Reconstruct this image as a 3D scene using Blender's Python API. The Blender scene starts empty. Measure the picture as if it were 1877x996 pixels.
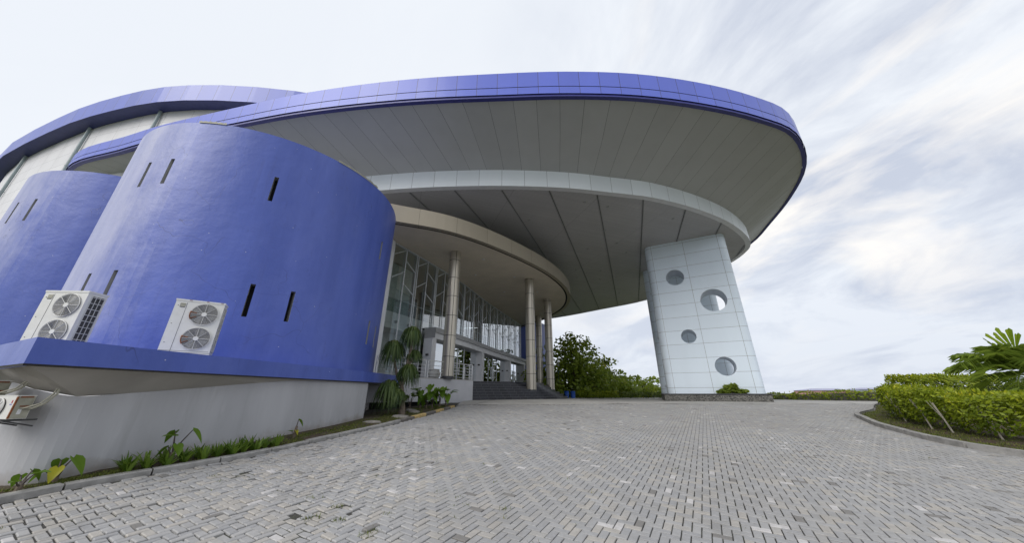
import bpy, math, random
import numpy as np
from mathutils import Vector, Matrix
random.seed(7); rng = np.random.default_rng(7)
SC = bpy.context.scene; COL = SC.collection
R = math.radians

# ------------------------------------------------------------------ helpers
def catmull(pts, n=8, closed=False):
    P = [np.array(p, float) for p in pts]; out = []
    N = len(P); rngi = range(N if closed else N-1)
    for i in rngi:
        if closed: a, b, c, d = P[(i-1) % N], P[i], P[(i+1) % N], P[(i+2) % N]
        else: a, b, c, d = P[max(i-1, 0)], P[i], P[i+1], P[min(i+2, N-1)]
        for k in range(n):
            t = k/n
            out.append(.5*((2*b)+(c-a)*t+(2*a-5*b+4*c-d)*t*t+(3*b-a-3*c+d)*t**3))
    if not closed: out.append(P[-1])
    return out

def offset2(pts, dist):
    """offset an open 2D polyline to its left by dist"""
    P = [np.array(p[:2], float) for p in pts]; out = []
    for i in range(len(P)):
        t = P[min(i+1, len(P)-1)]-P[max(i-1, 0)]
        t /= np.linalg.norm(t)+1e-9
        out.append(P[i]+dist*np.array([-t[1], t[0]]))
    return out

class MB:
    def __init__(s): s.v = []; s.f = []; s.uv = []; s.mi = []; s.tone = []
    def quad(s, pts, uv=None, m=0, tone=0.5):
        b = len(s.v); s.v += [tuple(map(float, p)) for p in pts]
        s.f.append(tuple(range(b, b+len(pts)))); s.uv.append(uv); s.mi.append(m); s.tone.append(tone)
    def box(s, c, size, rz=0, m=0, tilt=None):
        hx, hy, hz = size[0]/2, size[1]/2, size[2]/2
        M = Matrix.Rotation(rz, 3, 'Z')
        if tilt is not None: M = M @ tilt
        c = Vector(c)
        V = [c+M @ Vector((x*hx, y*hy, z*hz)) for x in (-1, 1) for y in (-1, 1) for z in (-1, 1)]
        b = len(s.v); s.v += [tuple(v) for v in V]
        for q in ((0, 1, 3, 2), (4, 6, 7, 5), (0, 4, 5, 1), (2, 3, 7, 6), (0, 2, 6, 4), (1, 5, 7, 3)):
            s.f.append(tuple(b+i for i in q)); s.uv.append(None); s.mi.append(m); s.tone.append(.5)
        return s
    def beam(s, a, b_, w, h=None, m=0):
        """box bar from a to b"""
        a = Vector([float(q) for q in a]); b_ = Vector([float(q) for q in b_]); d = b_-a; L = d.length
        q = d.to_track_quat('X', 'Z').to_matrix(); h = h or w
        return s.box((a+b_)/2, (L, w, h), 0, m, q)
    def tube(s, path, r, n=8, m=0, cap=True, tone=.5):
        path = [Vector([float(q) for q in p]) for p in path]; rs = r if hasattr(r, '__len__') else [r]*len(path)
        b = len(s.v); ref = Vector((0.3, 0.9, 0.2))
        for i, p in enumerate(path):
            t = (path[min(i+1, len(path)-1)]-path[max(i-1, 0)]).normalized()
            if abs(t.dot(ref)) > .95: ref = Vector((1, 0, 0.1))
            u = t.cross(ref).normalized(); w = t.cross(u)
            for k in range(n):
                a = 2*math.pi*k/n; rr = float(rs[i])
                s.v.append(tuple(p+rr*(math.cos(a)*u+math.sin(a)*w)))
        for i in range(len(path)-1):
            for k in range(n):
                s.f.append((b+i*n+k, b+(i+1)*n+k, b+(i+1)*n+(k+1) % n, b+i*n+(k+1) % n)); s.uv.append(None); s.mi.append(m); s.tone.append(tone)
        if cap:
            for q in (range(n), range((len(path)-1)*n, len(path)*n)):
                s.f.append(tuple(b+k for k in q)); s.uv.append(None); s.mi.append(m); s.tone.append(tone)
        return s
    def ribbon(s, A, B, m=0, u0=0, vflip=False, closed=False):
        """quads between polylines A and B (same length) with UV in metres"""
        A = [np.array(a, float) for a in A]; B = [np.array(b, float) for b in B]
        if closed: A.append(A[0]); B.append(B[0])
        u = u0
        for i in range(len(A)-1):
            du = .5*(np.linalg.norm(A[i+1]-A[i])+np.linalg.norm(B[i+1]-B[i]))
            h0 = np.linalg.norm(B[i]-A[i]); h1 = np.linalg.norm(B[i+1]-A[i+1])
            s.quad([A[i], A[i+1], B[i+1], B[i]], [(u, 0), (u+du, 0), (u+du, h1), (u, h0)], m); u += du
        return s
    def prism(s, poly, z0, z1, m=0, mtop=None):
        P = [tuple(p[:2]) for p in poly]; n = len(P)
        z0f = z0 if callable(z0) else (lambda x, y: z0)
        z1f = z1 if callable(z1) else (lambda x, y: z1)
        A = [(x, y, z0f(x, y)) for x, y in P]; B = [(x, y, z1f(x, y)) for x, y in P]
        s.ribbon(A, B, m, closed=True)
        s.quad(B, [(x, y) for x, y in P], m if mtop is None else mtop)
        s.quad(A[::-1], [(x, y) for x, y in P[::-1]], m)
        return s
    def lathe(s, prof, c=(0, 0, 0), n=24, m=0):
        """profile (r,z) revolved about z at c"""
        b = len(s.v)
        for r_, z in prof:
            for k in range(n):
                a = 2*math.pi*k/n; s.v.append((c[0]+r_*math.cos(a), c[1]+r_*math.sin(a), c[2]+z))
        for i in range(len(prof)-1):
            for k in range(n):
                s.f.append((b+i*n+k, b+i*n+(k+1) % n, b+(i+1)*n+(k+1) % n, b+(i+1)*n+k)); s.uv.append(None); s.mi.append(m); s.tone.append(.5)
        for q in (range(n), range((len(prof)-1)*n, len(prof)*n)):
            s.f.append(tuple(b+k for k in q)); s.uv.append(None); s.mi.append(m); s.tone.append(.5)
        return s
    def build(s, name, mats, parent=None, smooth=False, merge=False, local=False, fixn=False):
        if not isinstance(mats, (list, tuple)): mats = [mats]
        org = Vector((0, 0, 0))
        if parent is not None and not local:
            p = parent
            while p is not None: org += p.location; p = p.parent
        me = bpy.data.meshes.new(name)
        V = np.array(s.v, float)-np.array(org)
        me.from_pydata([tuple(x) for x in V], [], s.f)
        for m in mats: me.materials.append(m)
        me.polygons.foreach_set('material_index', s.mi)
        if any(u is not None for u in s.uv):
            L = me.uv_layers.new(name='UVMap'); dat = []
            for f, u in zip(s.f, s.uv):
                dat += [c for q in (u if u is not None else [(0.3, 0.3)]*len(f)) for c in q]
            L.data.foreach_set('uv', dat)
        at = me.attributes.new('tone', 'FLOAT', 'FACE'); at.data.foreach_set('value', s.tone)
        me.update()
        if merge or fixn:
            import bmesh
            bm = bmesh.new(); bm.from_mesh(me)
            if merge: bmesh.ops.remove_doubles(bm, verts=bm.verts, dist=.0008)
            if fixn: bmesh.ops.recalc_face_normals(bm, faces=bm.faces)
            bm.to_mesh(me); bm.free()
        if smooth:
            me.polygons.foreach_set('use_smooth', [True]*len(me.polygons))
            me.set_sharp_from_angle(angle=R(38))
        o = bpy.data.objects.new(name, me); COL.objects.link(o)
        if parent is not None: o.parent = parent
        return o

def tag(o, label=None, cat=None, group=None, kind=None):
    if label: o['label'] = label
    if cat: o['category'] = cat
    if group: o['group'] = group
    if kind: o['kind'] = kind
    return o
def thing(name, label, cat, loc, group=None, rz=0):
    o = bpy.data.objects.new(name, None); COL.objects.link(o)
    o.location = loc; o.rotation_euler = (0, 0, rz); o.empty_display_size = .2
    return tag(o, label, cat, group)
def copy_tree(o, parent=None):
    c = o.copy(); COL.objects.link(c); c.parent = parent
    for ch in list(o.children): copy_tree(ch, c)
    return c

# ------------------------------------------------------------------ materials
class NT:
    def __init__(s, name):
        s.m = bpy.data.materials.new(name); s.m.use_nodes = True; s.t = s.m.node_tree; s.t.nodes.clear()
        s.out = s.n('ShaderNodeOutputMaterial')
    def n(s, typ, **kw):
        x = s.t.nodes.new(typ)
        for k, v in kw.items(): setattr(x, k, v)
        return x
    def l(s, a, b): s.t.links.new(a, b)
    def val(s, sock, v):
        if hasattr(v, 'is_output'): s.l(v, sock)
        else: sock.default_value = v
    def math(s, op, a, b=0.0, c=None):
        x = s.n('ShaderNodeMath', operation=op); s.val(x.inputs[0], a); s.val(x.inputs[1], b)
        if c is not None: s.val(x.inputs[2], c)
        return x.outputs[0]
    def mix(s, f, a, b):
        x = s.n('ShaderNodeMix', data_type='RGBA'); s.val(x.inputs[0], f)
        for i, q in ((6, a), (7, b)):
            s.val(x.inputs[i], q if hasattr(q, 'is_output') else (*q, 1))
        return x.outputs[2]
    def noise(s, scale, vec=None, detail=4, rough=.55, dist=0):
        x = s.n('ShaderNodeTexNoise'); x.inputs['Scale'].default_value = scale; x.inputs['Detail'].default_value = detail
        x.inputs['Roughness'].default_value = rough; x.inputs['Distortion'].default_value = dist
        if vec is not None: s.l(vec, x.inputs['Vector'])
        return x.outputs['Fac']
    def ramp(s, f, a, b, lo=0., hi=1.):
        x = s.n('ShaderNodeMapRange'); x.clamp = True
        s.val(x.inputs[0], f); x.inputs[1].default_value = a; x.inputs[2].default_value = b
        x.inputs[3].default_value = lo; x.inputs[4].default_value = hi
        return x.outputs[0]
    def coord(s, which='Object', scale=None):
        o = s.n('ShaderNodeTexCoord').outputs[which]
        if scale:
            mp = s.n('ShaderNodeMapping'); mp.inputs['Scale'].default_value = scale; s.l(o, mp.inputs[0]); o = mp.outputs[0]
        return o
    def pbr(s, col, rough=.6, metal=0., bump=None, bstr=.2, bdist=.01, spec=.5, coat=0):
        b = s.n('ShaderNodeBsdfPrincipled')
        s.val(b.inputs['Base Color'], col if hasattr(col, 'is_output') else (*col, 1))
        s.val(b.inputs['Roughness'], rough); s.val(b.inputs['Metallic'], metal)
        b.inputs['Specular IOR Level'].default_value = spec; b.inputs['Coat Weight'].default_value = coat
        if bump is not None:
            k = s.n('ShaderNodeBump'); k.inputs['Strength'].default_value = bstr; k.inputs['Distance'].default_value = bdist
            s.l(bump, k.inputs['Height']); s.l(k.outputs[0], b.inputs['Normal'])
        s.l(b.outputs[0], s.out.inputs[0]); return s.m

def plain(name, col, rough=.6, metal=0., var=.12, scale=3., bump=.1, spec=.5, bscale=60):
    t = NT(name); c = t.coord()
    n = t.noise(scale, c, 5); f = t.ramp(n, .3, .7)
    lo = tuple(x*(1-var) for x in col); hi = tuple(min(1, x*(1+var)) for x in col)
    return t.pbr(t.mix(f, lo, hi), rough, metal, t.noise(bscale, c, 3), bump, .01, spec)

def panel(name, col, pu, pv, lw=.014, rough=.4, metal=0., var=.06, linecol=None, vshift=0., ushift=0., spec=.5, grime=.1, stretch=(.6, .6, .12)):
    """sheet cladding with joints at every pu/pv metres of the UV map"""
    t = NT(name); uv = t.n('ShaderNodeTexCoord').outputs['UV']; sp = t.n('ShaderNodeSeparateXYZ'); t.l(uv, sp.inputs[0])
    def line(ax, per, sh):
        if not per: return None, None
        a = t.math('DIVIDE', t.math('ADD', ax, sh), per); fr = t.math('FRACT', a)
        d = t.math('MINIMUM', fr, t.math('SUBTRACT', 1., fr))
        return t.math('LESS_THAN', d, lw/per/2), t.math('FLOOR', a)
    lu, cu = line(sp.outputs[0], pu, ushift); lv, cv = line(sp.outputs[1], pv, vshift)
    L = lu if lv is None else (lv if lu is None else t.math('MAXIMUM', lu, lv))
    cb = t.n('ShaderNodeCombineXYZ')
    if cu is not None: t.l(cu, cb.inputs[0])
    if cv is not None: t.l(cv, cb.inputs[1])
    wn = t.n('ShaderNodeTexWhiteNoise'); t.l(cb.outputs[0], wn.inputs['Vector'])
    f = wn.outputs['Value']
    base = t.mix(f, tuple(x*(1-var) for x in col), tuple(min(1, x*(1+var)) for x in col))
    g = t.ramp(t.noise(1.3, t.coord('Object', stretch), 6, .6), .45, .75)
    base = t.mix(t.math('MULTIPLY', g, grime*3), base, tuple(x*.62 for x in col))
    lc = linecol or tuple(x*.22 for x in col)
    base = t.mix(L, base, lc)
    rg = t.math('ADD', t.math('MULTIPLY', f, .06), rough)
    h = t.math('SUBTRACT', t.math('MULTIPLY', t.noise(1.1, t.coord(), 2), .35), L)
    return t.pbr(base, rg, metal, h, .25, .012, spec)

def blue_render(name, sky_sheen=1.0):
    """weathered blue masonry paint: chalky vertical streaks, sky sheen painted on the west side, stains, hairline cracks"""
    t = NT(name); c = t.coord()
    streak = t.noise(1.0, t.coord('Object', (1.3, 1.3, .16)), 7, .6)
    mott = t.noise(1.1, t.coord('Object', (1, 1, .5)), 7, .62)
    base = t.mix(t.ramp(streak, .38, .66), (.064, .106, .41), (.086, .134, .48))
    base = t.mix(t.math('MULTIPLY', t.ramp(mott, .46, .70), .10), base, (.26, .31, .64))
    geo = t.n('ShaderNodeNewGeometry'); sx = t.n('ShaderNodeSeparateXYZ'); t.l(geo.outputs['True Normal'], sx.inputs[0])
    # west-facing side paled along the streaks: sky reflection painted into the colour
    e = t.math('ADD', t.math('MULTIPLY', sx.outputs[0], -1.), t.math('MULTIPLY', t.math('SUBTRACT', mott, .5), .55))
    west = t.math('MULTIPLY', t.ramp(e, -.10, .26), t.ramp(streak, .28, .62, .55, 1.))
    base = t.mix(t.math('MULTIPLY', west, .92*sky_sheen), base, (.47, .48, .66))
    st = t.ramp(t.noise(5, t.coord('Object', (1, 1, .5)), 6, .7), .60, .74)
    base = t.mix(t.math('MULTIPLY', st, .30), base, (.035, .045, .17))
    vo = t.n('ShaderNodeTexVoronoi'); vo.inputs['Scale'].default_value = 2.6; t.l(c, vo.inputs['Vector'])
    sp = t.math('LESS_THAN', vo.outputs['Distance'], .035)
    base = t.mix(t.math('MULTIPLY', sp, .7), base, (.6, .6, .66))
    # hairline cracks and faint runs of dirt below the rim
    wob = t.n('ShaderNodeTexNoise'); wob.inputs['Scale'].default_value = 1.2; t.l(c, wob.inputs['Vector'])
    va = t.n('ShaderNodeVectorMath', operation='MULTIPLY_ADD'); t.l(wob.outputs['Color'], va.inputs[0]); va.inputs[1].default_value = (.9, .9, .9); t.l(c, va.inputs[2])
    ce = t.n('ShaderNodeTexVoronoi', feature='DISTANCE_TO_EDGE'); ce.inputs['Scale'].default_value = .42; t.l(va.outputs[0], ce.inputs['Vector'])
    ck = t.math('MULTIPLY', t.math('LESS_THAN', ce.outputs['Distance'], .0016), t.ramp(t.noise(.5, c, 3), .50, .56))
    base = t.mix(t.math('MULTIPLY', ck, .55), base, (.03, .035, .12))
    run = t.math('MULTIPLY', t.ramp(t.noise(2.6, t.coord('Object', (1.6, 1.6, .05)), 5, .6), .58, .72), t.ramp(t.noise(.5, c, 3), .42, .6))
    base = t.mix(t.math('MULTIPLY', run, .28), base, (.05, .06, .20))
    h = t.math('ADD', t.math('MULTIPLY', t.noise(1.6, c, 6, .6), 1.4), t.math('MULTIPLY', t.noise(30, c, 4), .12))
    return t.pbr(base, .42, 0, h, .45, .04, .5)

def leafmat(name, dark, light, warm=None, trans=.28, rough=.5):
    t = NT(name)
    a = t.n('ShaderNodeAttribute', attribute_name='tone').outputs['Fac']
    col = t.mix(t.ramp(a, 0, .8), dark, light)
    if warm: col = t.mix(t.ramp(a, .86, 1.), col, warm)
    b = t.n('ShaderNodeBsdfPrincipled'); t.l(col, b.inputs['Base Color']); b.inputs['Roughness'].default_value = rough
    b.inputs['Specular IOR Level'].default_value = .35
    tr = t.n('ShaderNodeBsdfTranslucent'); t.l(col, tr.inputs[0])
    m = t.n('ShaderNodeMixShader'); m.inputs[0].default_value = trans
    t.l(b.outputs[0], m.inputs[1]); t.l(tr.outputs[0], m.inputs[2]); t.l(m.outputs[0], t.out.inputs[0])
    return t.m

def glassmat(name, tint=(.72, .84, .82), refl=.10):
    t = NT(name)
    tr = t.n('ShaderNodeBsdfTransparent'); tr.inputs[0].default_value = (*tint, 1)
    gl = t.n('ShaderNodeBsdfGlossy'); gl.inputs['Roughness'].default_value = .015; gl.inputs[0].default_value = (.95, .98, 1, 1)
    fr = t.n('ShaderNodeFresnel'); fr.inputs[0].default_value = 1.6
    f = t.math('MINIMUM', t.math('ADD', t.math('MULTIPLY', fr.outputs[0], 2.3), refl), .9)
    m = t.n('ShaderNodeMixShader'); t.l(f, m.inputs[0]); t.l(tr.outputs[0], m.inputs[1]); t.l(gl.outputs[0], m.inputs[2])
    t.l(m.outputs[0], t.out.inputs[0]); return t.m

M = {}
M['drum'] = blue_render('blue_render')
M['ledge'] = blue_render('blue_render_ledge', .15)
M['fascia'] = panel('blue_fascia_panel', (.112, .155, .62), 1.2, 0, .03, .33, 0, .05, (.05, .045, .12), grime=.05)
M['fascia_joint'] = plain('fascia_joint', (.07, .06, .17), .6)
M['drip'] = plain('dark_blue_edge', (.04, .045, .24), .4)
M['hallfascia'] = panel('hall_fascia_panel', (.105, .145, .55), 1.3, 0, .03, .33, 0, .06, (.05, .05, .12), grime=.08)
M['hallsoffit'] = plain('hall_soffit', (.045, .055, .20), .5)
M['soffit'] = panel('soffit_panel', (.50, .50, .49), 1.35, 0, .016, .5, .0, .035, (.06, .06, .06), grime=.06, stretch=(.5, .5, .5))
M['white'] = panel('white_cladding', (.80, .84, .86), 1.55, 0, .02, .35, 0, .04, (.2, .2, .2), grime=.04)
M['pier'] = panel('pier_cladding', (.80, .89, .97), 2.7, 1.14, .022, .32, 0, .025, (.25, .25, .24), grime=.04, ushift=-.1)
M['pierhole'] = plain('pier_hole', (.66, .70, .75), .5, 0, .06, 2)
M['beige'] = panel('beige_cladding', (.36, .315, .24), 2.4, 0, .016, .4, .15, .05, grime=.05)
M['ceiling'] = plain('porch_ceiling', (.68, .60, .48), .55, 0, .07, .8, .03)
M['darkgap'] = plain('dark_gap', (.02, .018, .016), .8)
M['column'] = panel('column_cladding', (.50, .455, .375), 1.02, 1.35, .035, .28, .55, .04, (.03, .03, .03), grime=.05)
M['hallwall'] = panel('hall_wall_panel', (.76, .75, .77), 2.4, 1.15, .02, .5, 0, .04, (.3, .3, .3), grime=.10)
M['pipe'] = plain('grey_pipe', (.30, .36, .37), .45)
M['basewall'] = None
M['metal'] = plain('mullion_metal', (.62, .64, .65), .4, .2, .05)
M['white_paint'] = plain('white_paint', (.72, .72, .73), .5, 0, .05, 2)
M['grey_paint'] = plain('grey_paint', (.36, .36, .36), .55, 0, .06, 2)
M['steel'] = plain('bright_steel', (.72, .72, .71), .3, .35, .05)
M['step'] = panel('dark_step_tile', (.022, .023, .030), .6, 0, .02, .3, 0, .35, (.09, .09, .10), grime=.1)
M['tread'] = panel('step_tread', (.034, .035, .043), .6, .35, .01, .32, 0, .45, (.15, .15, .15), grime=.1)
M['nosing'] = plain('step_nosing', (.075, .075, .085), .5, 0, .4, 3)
M['floor'] = plain('lobby_floor', (.35, .34, .32), .35)
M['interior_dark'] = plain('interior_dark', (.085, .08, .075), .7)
M['interior_pale'] = plain('interior_pale', (.80, .86, .83), .6)
M['wood'] = plain('orange_wood', (.42, .20, .05), .5)
M['black'] = plain('black_void', (.012, .012, .012), .9)
M['glass'] = glassmat('glass', (.86, .94, .92), .14)
M['doorglass'] = glassmat('door_glass', (.62, .72, .74), .38)
M['ac_white'] = plain('ac_casing_white', (.72, .71, .67), .45, 0, .05, 6)
M['ac_dark'] = plain('ac_dark', (.05, .05, .05), .6)
M['ac_grey'] = plain('ac_fan_grey', (.20, .20, .20), .5)
M['ac_wire'] = plain('ac_wire', (.62, .61, .58), .4)
M['rust'] = plain('rust', (.22, .075, .025), .85, 0, .4, 20)
M['ac_tan'] = plain('ac_aged', (.36, .35, .28), .6, 0, .2, 8)
M['red'] = plain('mark_red', (.5, .04, .08), .6)
M['violet'] = plain('mark_violet', (.22, .2, .5), .6)
M['bluebin'] = plain('blue_plastic', (.02, .085, .36), .4, 0, .1)
M['bark'] = plain('bark', (.16, .125, .095), .9, 0, .3, 10, .6)
M['palebark'] = plain('pale_bark', (.36, .33, .28), .9, 0, .25, 14, .5)
M['stem'] = plain('dark_stem', (.075, .06, .05), .7, 0, .3, 20)
M['stone'] = plain('garden_stone', (.26, .24, .21), .85, 0, .25, 6, .5)
M['pot'] = plain('pot_white', (.62, .60, .56), .55, 0, .06, 5)
M['kerb'] = plain('kerb_concrete', (.30, .29, .275), .85, 0, .30, 5, .4)
M['kerb_yellow'] = plain('kerb_yellow', (.50, .36, .15), .8, 0, .25, 8, .3)
M['kerb_dark'] = plain('kerb_dark', (.15, .135, .12), .85, 0, .25, 8, .3)
M['parapet'] = panel('parapet_block', (.155, .145, .135), 1.25, 0, .05, .9, 0, .22, (.05, .05, .05), grime=.3, stretch=(2, 2, 2))
M['wallcap'] = plain('plinth_top', (.05, .05, .055), .5)
M['lamp'] = plain('teal_pole', (.05, .12, .13), .5)

def m_basewall():
    t = NT('grey_render_wall'); c = t.coord()
    f = t.ramp(t.noise(.9, t.coord('Object', (1, 1, .22)), 6, .6), .35, .7)
    base = t.mix(f, (.41, .41, .425), (.51, .51, .525))
    st = t.ramp(t.noise(1.6, t.coord('Object', (2.5, 2.5, .22)), 6, .7), .56, .76)
    base = t.mix(t.math('MULTIPLY', st, .32), base, (.29, .285, .28))
    ev = t.ramp(t.noise(2.3, t.coord('Object', (2, 2, .3)), 5), .60, .72)
    base = t.mix(t.math('MULTIPLY', ev, .35), base, (.62, .62, .63))
    sx = t.n('ShaderNodeSeparateXYZ'); t.l(c, sx.inputs[0])        # mud splashed up from the bed
    ht = t.math('ADD', t.math('SUBTRACT', sx.outputs[2], t.math('MULTIPLY', sx.outputs[1], .06)), t.math('MULTIPLY', t.noise(2.2, c, 6, .65), -.75))
    base = t.mix(t.math('MULTIPLY', t.ramp(ht, -.10, -.36), .55), base, (.21, .165, .115))
    h = t.math('ADD', t.noise(70, c, 4), t.math('MULTIPLY', t.noise(1.2, c, 3), 2.))
    return t.pbr(base, .8, 0, h, .16, .012)
M['basewall'] = m_basewall()
def m_pebble():
    t = NT('pebble_plinth'); vo = t.n('ShaderNodeTexVoronoi'); vo.inputs['Scale'].default_value = 16; t.l(t.coord(), vo.inputs['Vector'])
    wn = t.n('ShaderNodeSeparateColor'); t.l(vo.outputs['Color'], wn.inputs[0])
    base = t.mix(wn.outputs[0], (.03, .032, .03), (.22, .21, .19))
    return t.pbr(base, .7, 0, vo.outputs['Distance'], .5, .03)
M['pebble'] = m_pebble()
def m_darksoffit():
    t = NT('perforated_soffit'); c = t.coord()
    br = t.n('ShaderNodeTexBrick'); br.offset = .0; mp = t.n('ShaderNodeMapping'); mp.inputs['Rotation'].default_value = (0, 0, R(-20))
    t.l(c, mp.inputs[0]); t.l(mp.outputs[0], br.inputs['Vector']); br.inputs['Scale'].default_value = 1.
    br.inputs['Brick Width'].default_value = 6.; br.inputs['Row Height'].default_value = .14; br.inputs['Mortar Size'].default_value = .018
    br.inputs['Color1'].default_value = (.50, .485, .49, 1); br.inputs['Color2'].default_value = (.56, .545, .545, 1); br.inputs['Mortar'].default_value = (.33, .32, .32, 1)
    f = t.ramp(t.noise(.35, c, 5), .35, .7)
    base = t.mix(t.math('MULTIPLY', f, .35), br.outputs[0], (.38, .37, .37))
    return t.pbr(base, .55, .1, t.noise(9, c, 4), .08, .01)
M['darksoffit'] = m_darksoffit()
def m_brick():
    t = NT('paver_concrete'); c = t.coord()
    a = t.n('ShaderNodeAttribute', attribute_name='tone').outputs['Fac']
    base = t.mix(t.ramp(a, 0, .7), (.325, .324, .328), (.378, .372, .366))
    base = t.mix(t.ramp(a, .72, .9), base, (.42, .395, .36))
    base = t.mix(t.math('GREATER_THAN', a, .982), base, (.56, .54, .53))
    base = t.mix(t.math('LESS_THAN', a, .012), base, (.20, .19, .18))
    g = t.ramp(t.noise(.35, c, 6, .6), .42, .68)
    base = t.mix(t.math('MULTIPLY', g, .30), base, (.23, .215, .20))
    dt = t.ramp(t.noise(1.7, c, 7, .68), .50, .66)
    base = t.mix(t.math('MULTIPLY', dt, .38), base, (.25, .235, .21))
    oil = t.ramp(t.noise(.55, c, 4, .5), .66, .74)
    base = t.mix(t.math('MULTIPLY', oil, .35), base, (.15, .145, .14))
    # rougher, dirtier sunken patch by the west side of the drive
    s = t.ramp(t.noise(13, c, 5, .7), .42, .72)
    base = t.mix(t.math('MULTIPLY', s, .34), base, (.21, .20, .185))
    sp = t.ramp(t.noise(150, c, 2), .62, .75)
    base = t.mix(t.math('MULTIPLY', sp, .35), base, (.12, .12, .12))
    return t.pbr(base, .85, 0, t.noise(120, c, 4), .35, .004)
M['brick'] = m_brick()
def m_soil(name, a, b, c3, sc=9):
    t = NT(name); c = t.coord()
    base = t.mix(t.ramp(t.noise(sc, c, 6, .65), .35, .7), a, b)
    base = t.mix(t.ramp(t.noise(sc*.22, c, 5), .50, .62), base, c3)
    return t.pbr(base, .95, 0, t.noise(40, c, 5), .6, .03)
M['joint'] = m_soil('joint_sand', (.038, .036, .032), (.08, .075, .066), (.06, .065, .04), 30)
M['soil'] = m_soil('bed_soil', (.055, .038, .026), (.10, .068, .045), (.075, .085, .022))
M['terrain'] = m_soil('grassy_ground', (.05, .075, .02), (.085, .10, .03), (.09, .075, .05), 1.2)
def m_concrete():
    t = NT('apron_concrete'); c = t.coord()
    base = t.mix(t.ramp(t.noise(.8, c, 7, .65), .35, .68), (.36, .345, .32), (.50, .485, .455))
    base = t.mix(t.math('MULTIPLY', t.ramp(t.noise(4, c, 6, .7), .55, .72), .4), base, (.24, .23, .21))
    return t.pbr(base, .85, 0, t.noise(60, c, 4), .25, .006)
M['concrete'] = m_concrete()
M['leaf_tree'] = leafmat('leaf_tree', (.085, .15, .018), (.31, .39, .05), (.48, .48, .07), .5)
M['leaf_tree2'] = leafmat('leaf_tree_light', (.11, .18, .02), (.34, .41, .05), (.48, .47, .07), .5)
M['leaf_hedge'] = leafmat('leaf_hedge', (.07, .12, .008), (.29, .35, .018), (.50, .48, .03), .36)
M['leaf_hedge2'] = leafmat('leaf_hedge_dark', (.045, .075, .010), (.14, .19, .022), (.22, .25, .03), .3)
M['leaf_taro'] = leafmat('leaf_taro', (.06, .135, .018), (.18, .30, .03), (.48, .42, .03), .4, .38)
M['leaf_strap'] = leafmat('leaf_strap', (.065, .135, .018), (.20, .30, .04), (.30, .36, .06), .35, .45)
M['leaf_pony'] = leafmat('leaf_pony', (.028, .062, .018), (.10, .145, .032), (.26, .23, .10), .2, .45)
M['leaf_palm'] = leafmat('leaf_palm', (.09, .16, .03), (.28, .37, .05), (.44, .48, .05), .45, .4)
M['leaf_fan'] = leafmat('leaf_fan', (.15, .24, .02), (.27, .36, .025), (.36, .40, .03), .4, .4)
M['grass'] = leafmat('grass_blade', (.055, .085, .012), (.16, .19, .03), (.24, .21, .06), .25, .6)

# ------------------------------------------------------------------ ground levels (the eye is the origin)
def sst(a, b, x):
    t = min(1, max(0, (x-a)/(b-a))); return t*t*(3-2*t)
def plateau(x): return -.44-.16*sst(1.5, 11, x)
def gz(x, y):
    r = -1.85+.06*y; p = plateau(x); k = .12
    h = max(k-abs(r-p), 0)/k
    return min(r, p)-h*h*k*.25
def terr(x, y):
    base = gz(x, y)-.16
    d = max(0, y-44)+max(0, x-40)*.6+max(0, -x-70)*.4
    return base-min(d*.13, 9)-.004*max(0, math.hypot(x, y)-150)*0

# ------------------------------------------------------------------ camera
cam = bpy.data.cameras.new('camera'); co = bpy.data.objects.new('camera', cam); COL.objects.link(co)
cam.sensor_width = 36; cam.lens = 36*581.4/1877; cam.clip_end = 12000; cam.clip_start = .05
co.location = (0, 0, 0); co.rotation_euler = (R(90)+math.atan(223/581.4), 0, 0); SC.camera = co

# ------------------------------------------------------------------ sky and sun
SUN_EL, SUN_AZ = R(38), R(-137)      # azimuth clockwise from +Y
w = bpy.data.worlds.new('World'); SC.world = w; w.use_nodes = True; nt = w.node_tree; nt.nodes.clear()
class WT(NT):
    def __init__(s): s.t = nt
W = WT()
outw = W.n('ShaderNodeOutputWorld'); bg = W.n('ShaderNodeBackground'); bg.inputs['Strength'].default_value = .1
W.l(bg.outputs[0], outw.inputs[0])
sky = W.n('ShaderNodeTexSky', sky_type='NISHITA', sun_disc=False); sky.sun_elevation = SUN_EL; sky.sun_rotation = SUN_AZ
sky.air_density = 1.2; sky.dust_density = 2.0
dirv = W.n('ShaderNodeTexCoord').outputs['Generated']
sp = W.n('ShaderNodeSeparateXYZ'); W.l(dirv, sp.inputs[0]); dx, dy, dz = sp.outputs
den = W.math('ADD', W.math('MAXIMUM', dz, 0.), .30)
cb = W.n('ShaderNodeCombineXYZ'); W.l(W.math('DIVIDE', dx, den), cb.inputs[0]); W.l(W.math('DIVIDE', dy, den), cb.inputs[1])
mp = W.n('ShaderNodeMapping', vector_type='TEXTURE'); mp.inputs['Rotation'].default_value = (0, 0, R(-66)); mp.inputs['Scale'].default_value = (1.3, 1.15, 1); mp.inputs['Location'].default_value = (3.3, 1.9, 0)
W.l(cb.outputs[0], mp.inputs[0])
n1 = W.noise(1.5, mp.outputs[0], 10, .60, .8)
mp2 = W.n('ShaderNodeMapping', vector_type='TEXTURE'); mp2.inputs['Rotation'].default_value = (0, 0, R(-64)); mp2.inputs['Scale'].default_value = (1.6, 1.0, 1); mp2.inputs['Location'].default_value = (7.1, 0.4, 2)
W.l(cb.outputs[0], mp2.inputs[0])
n2 = W.noise(1.5, mp2.outputs[0], 10, .55, .7)
east = W.ramp(W.math('ADD', dx, W.math('MULTIPLY', dz, -.25)), -.30, .45)      # thicker cloud to the east
grey = W.math('MULTIPLY', W.ramp(n1, .42, .58), W.math('ADD', W.math('MULTIPLY', east, .90), .08))
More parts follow.
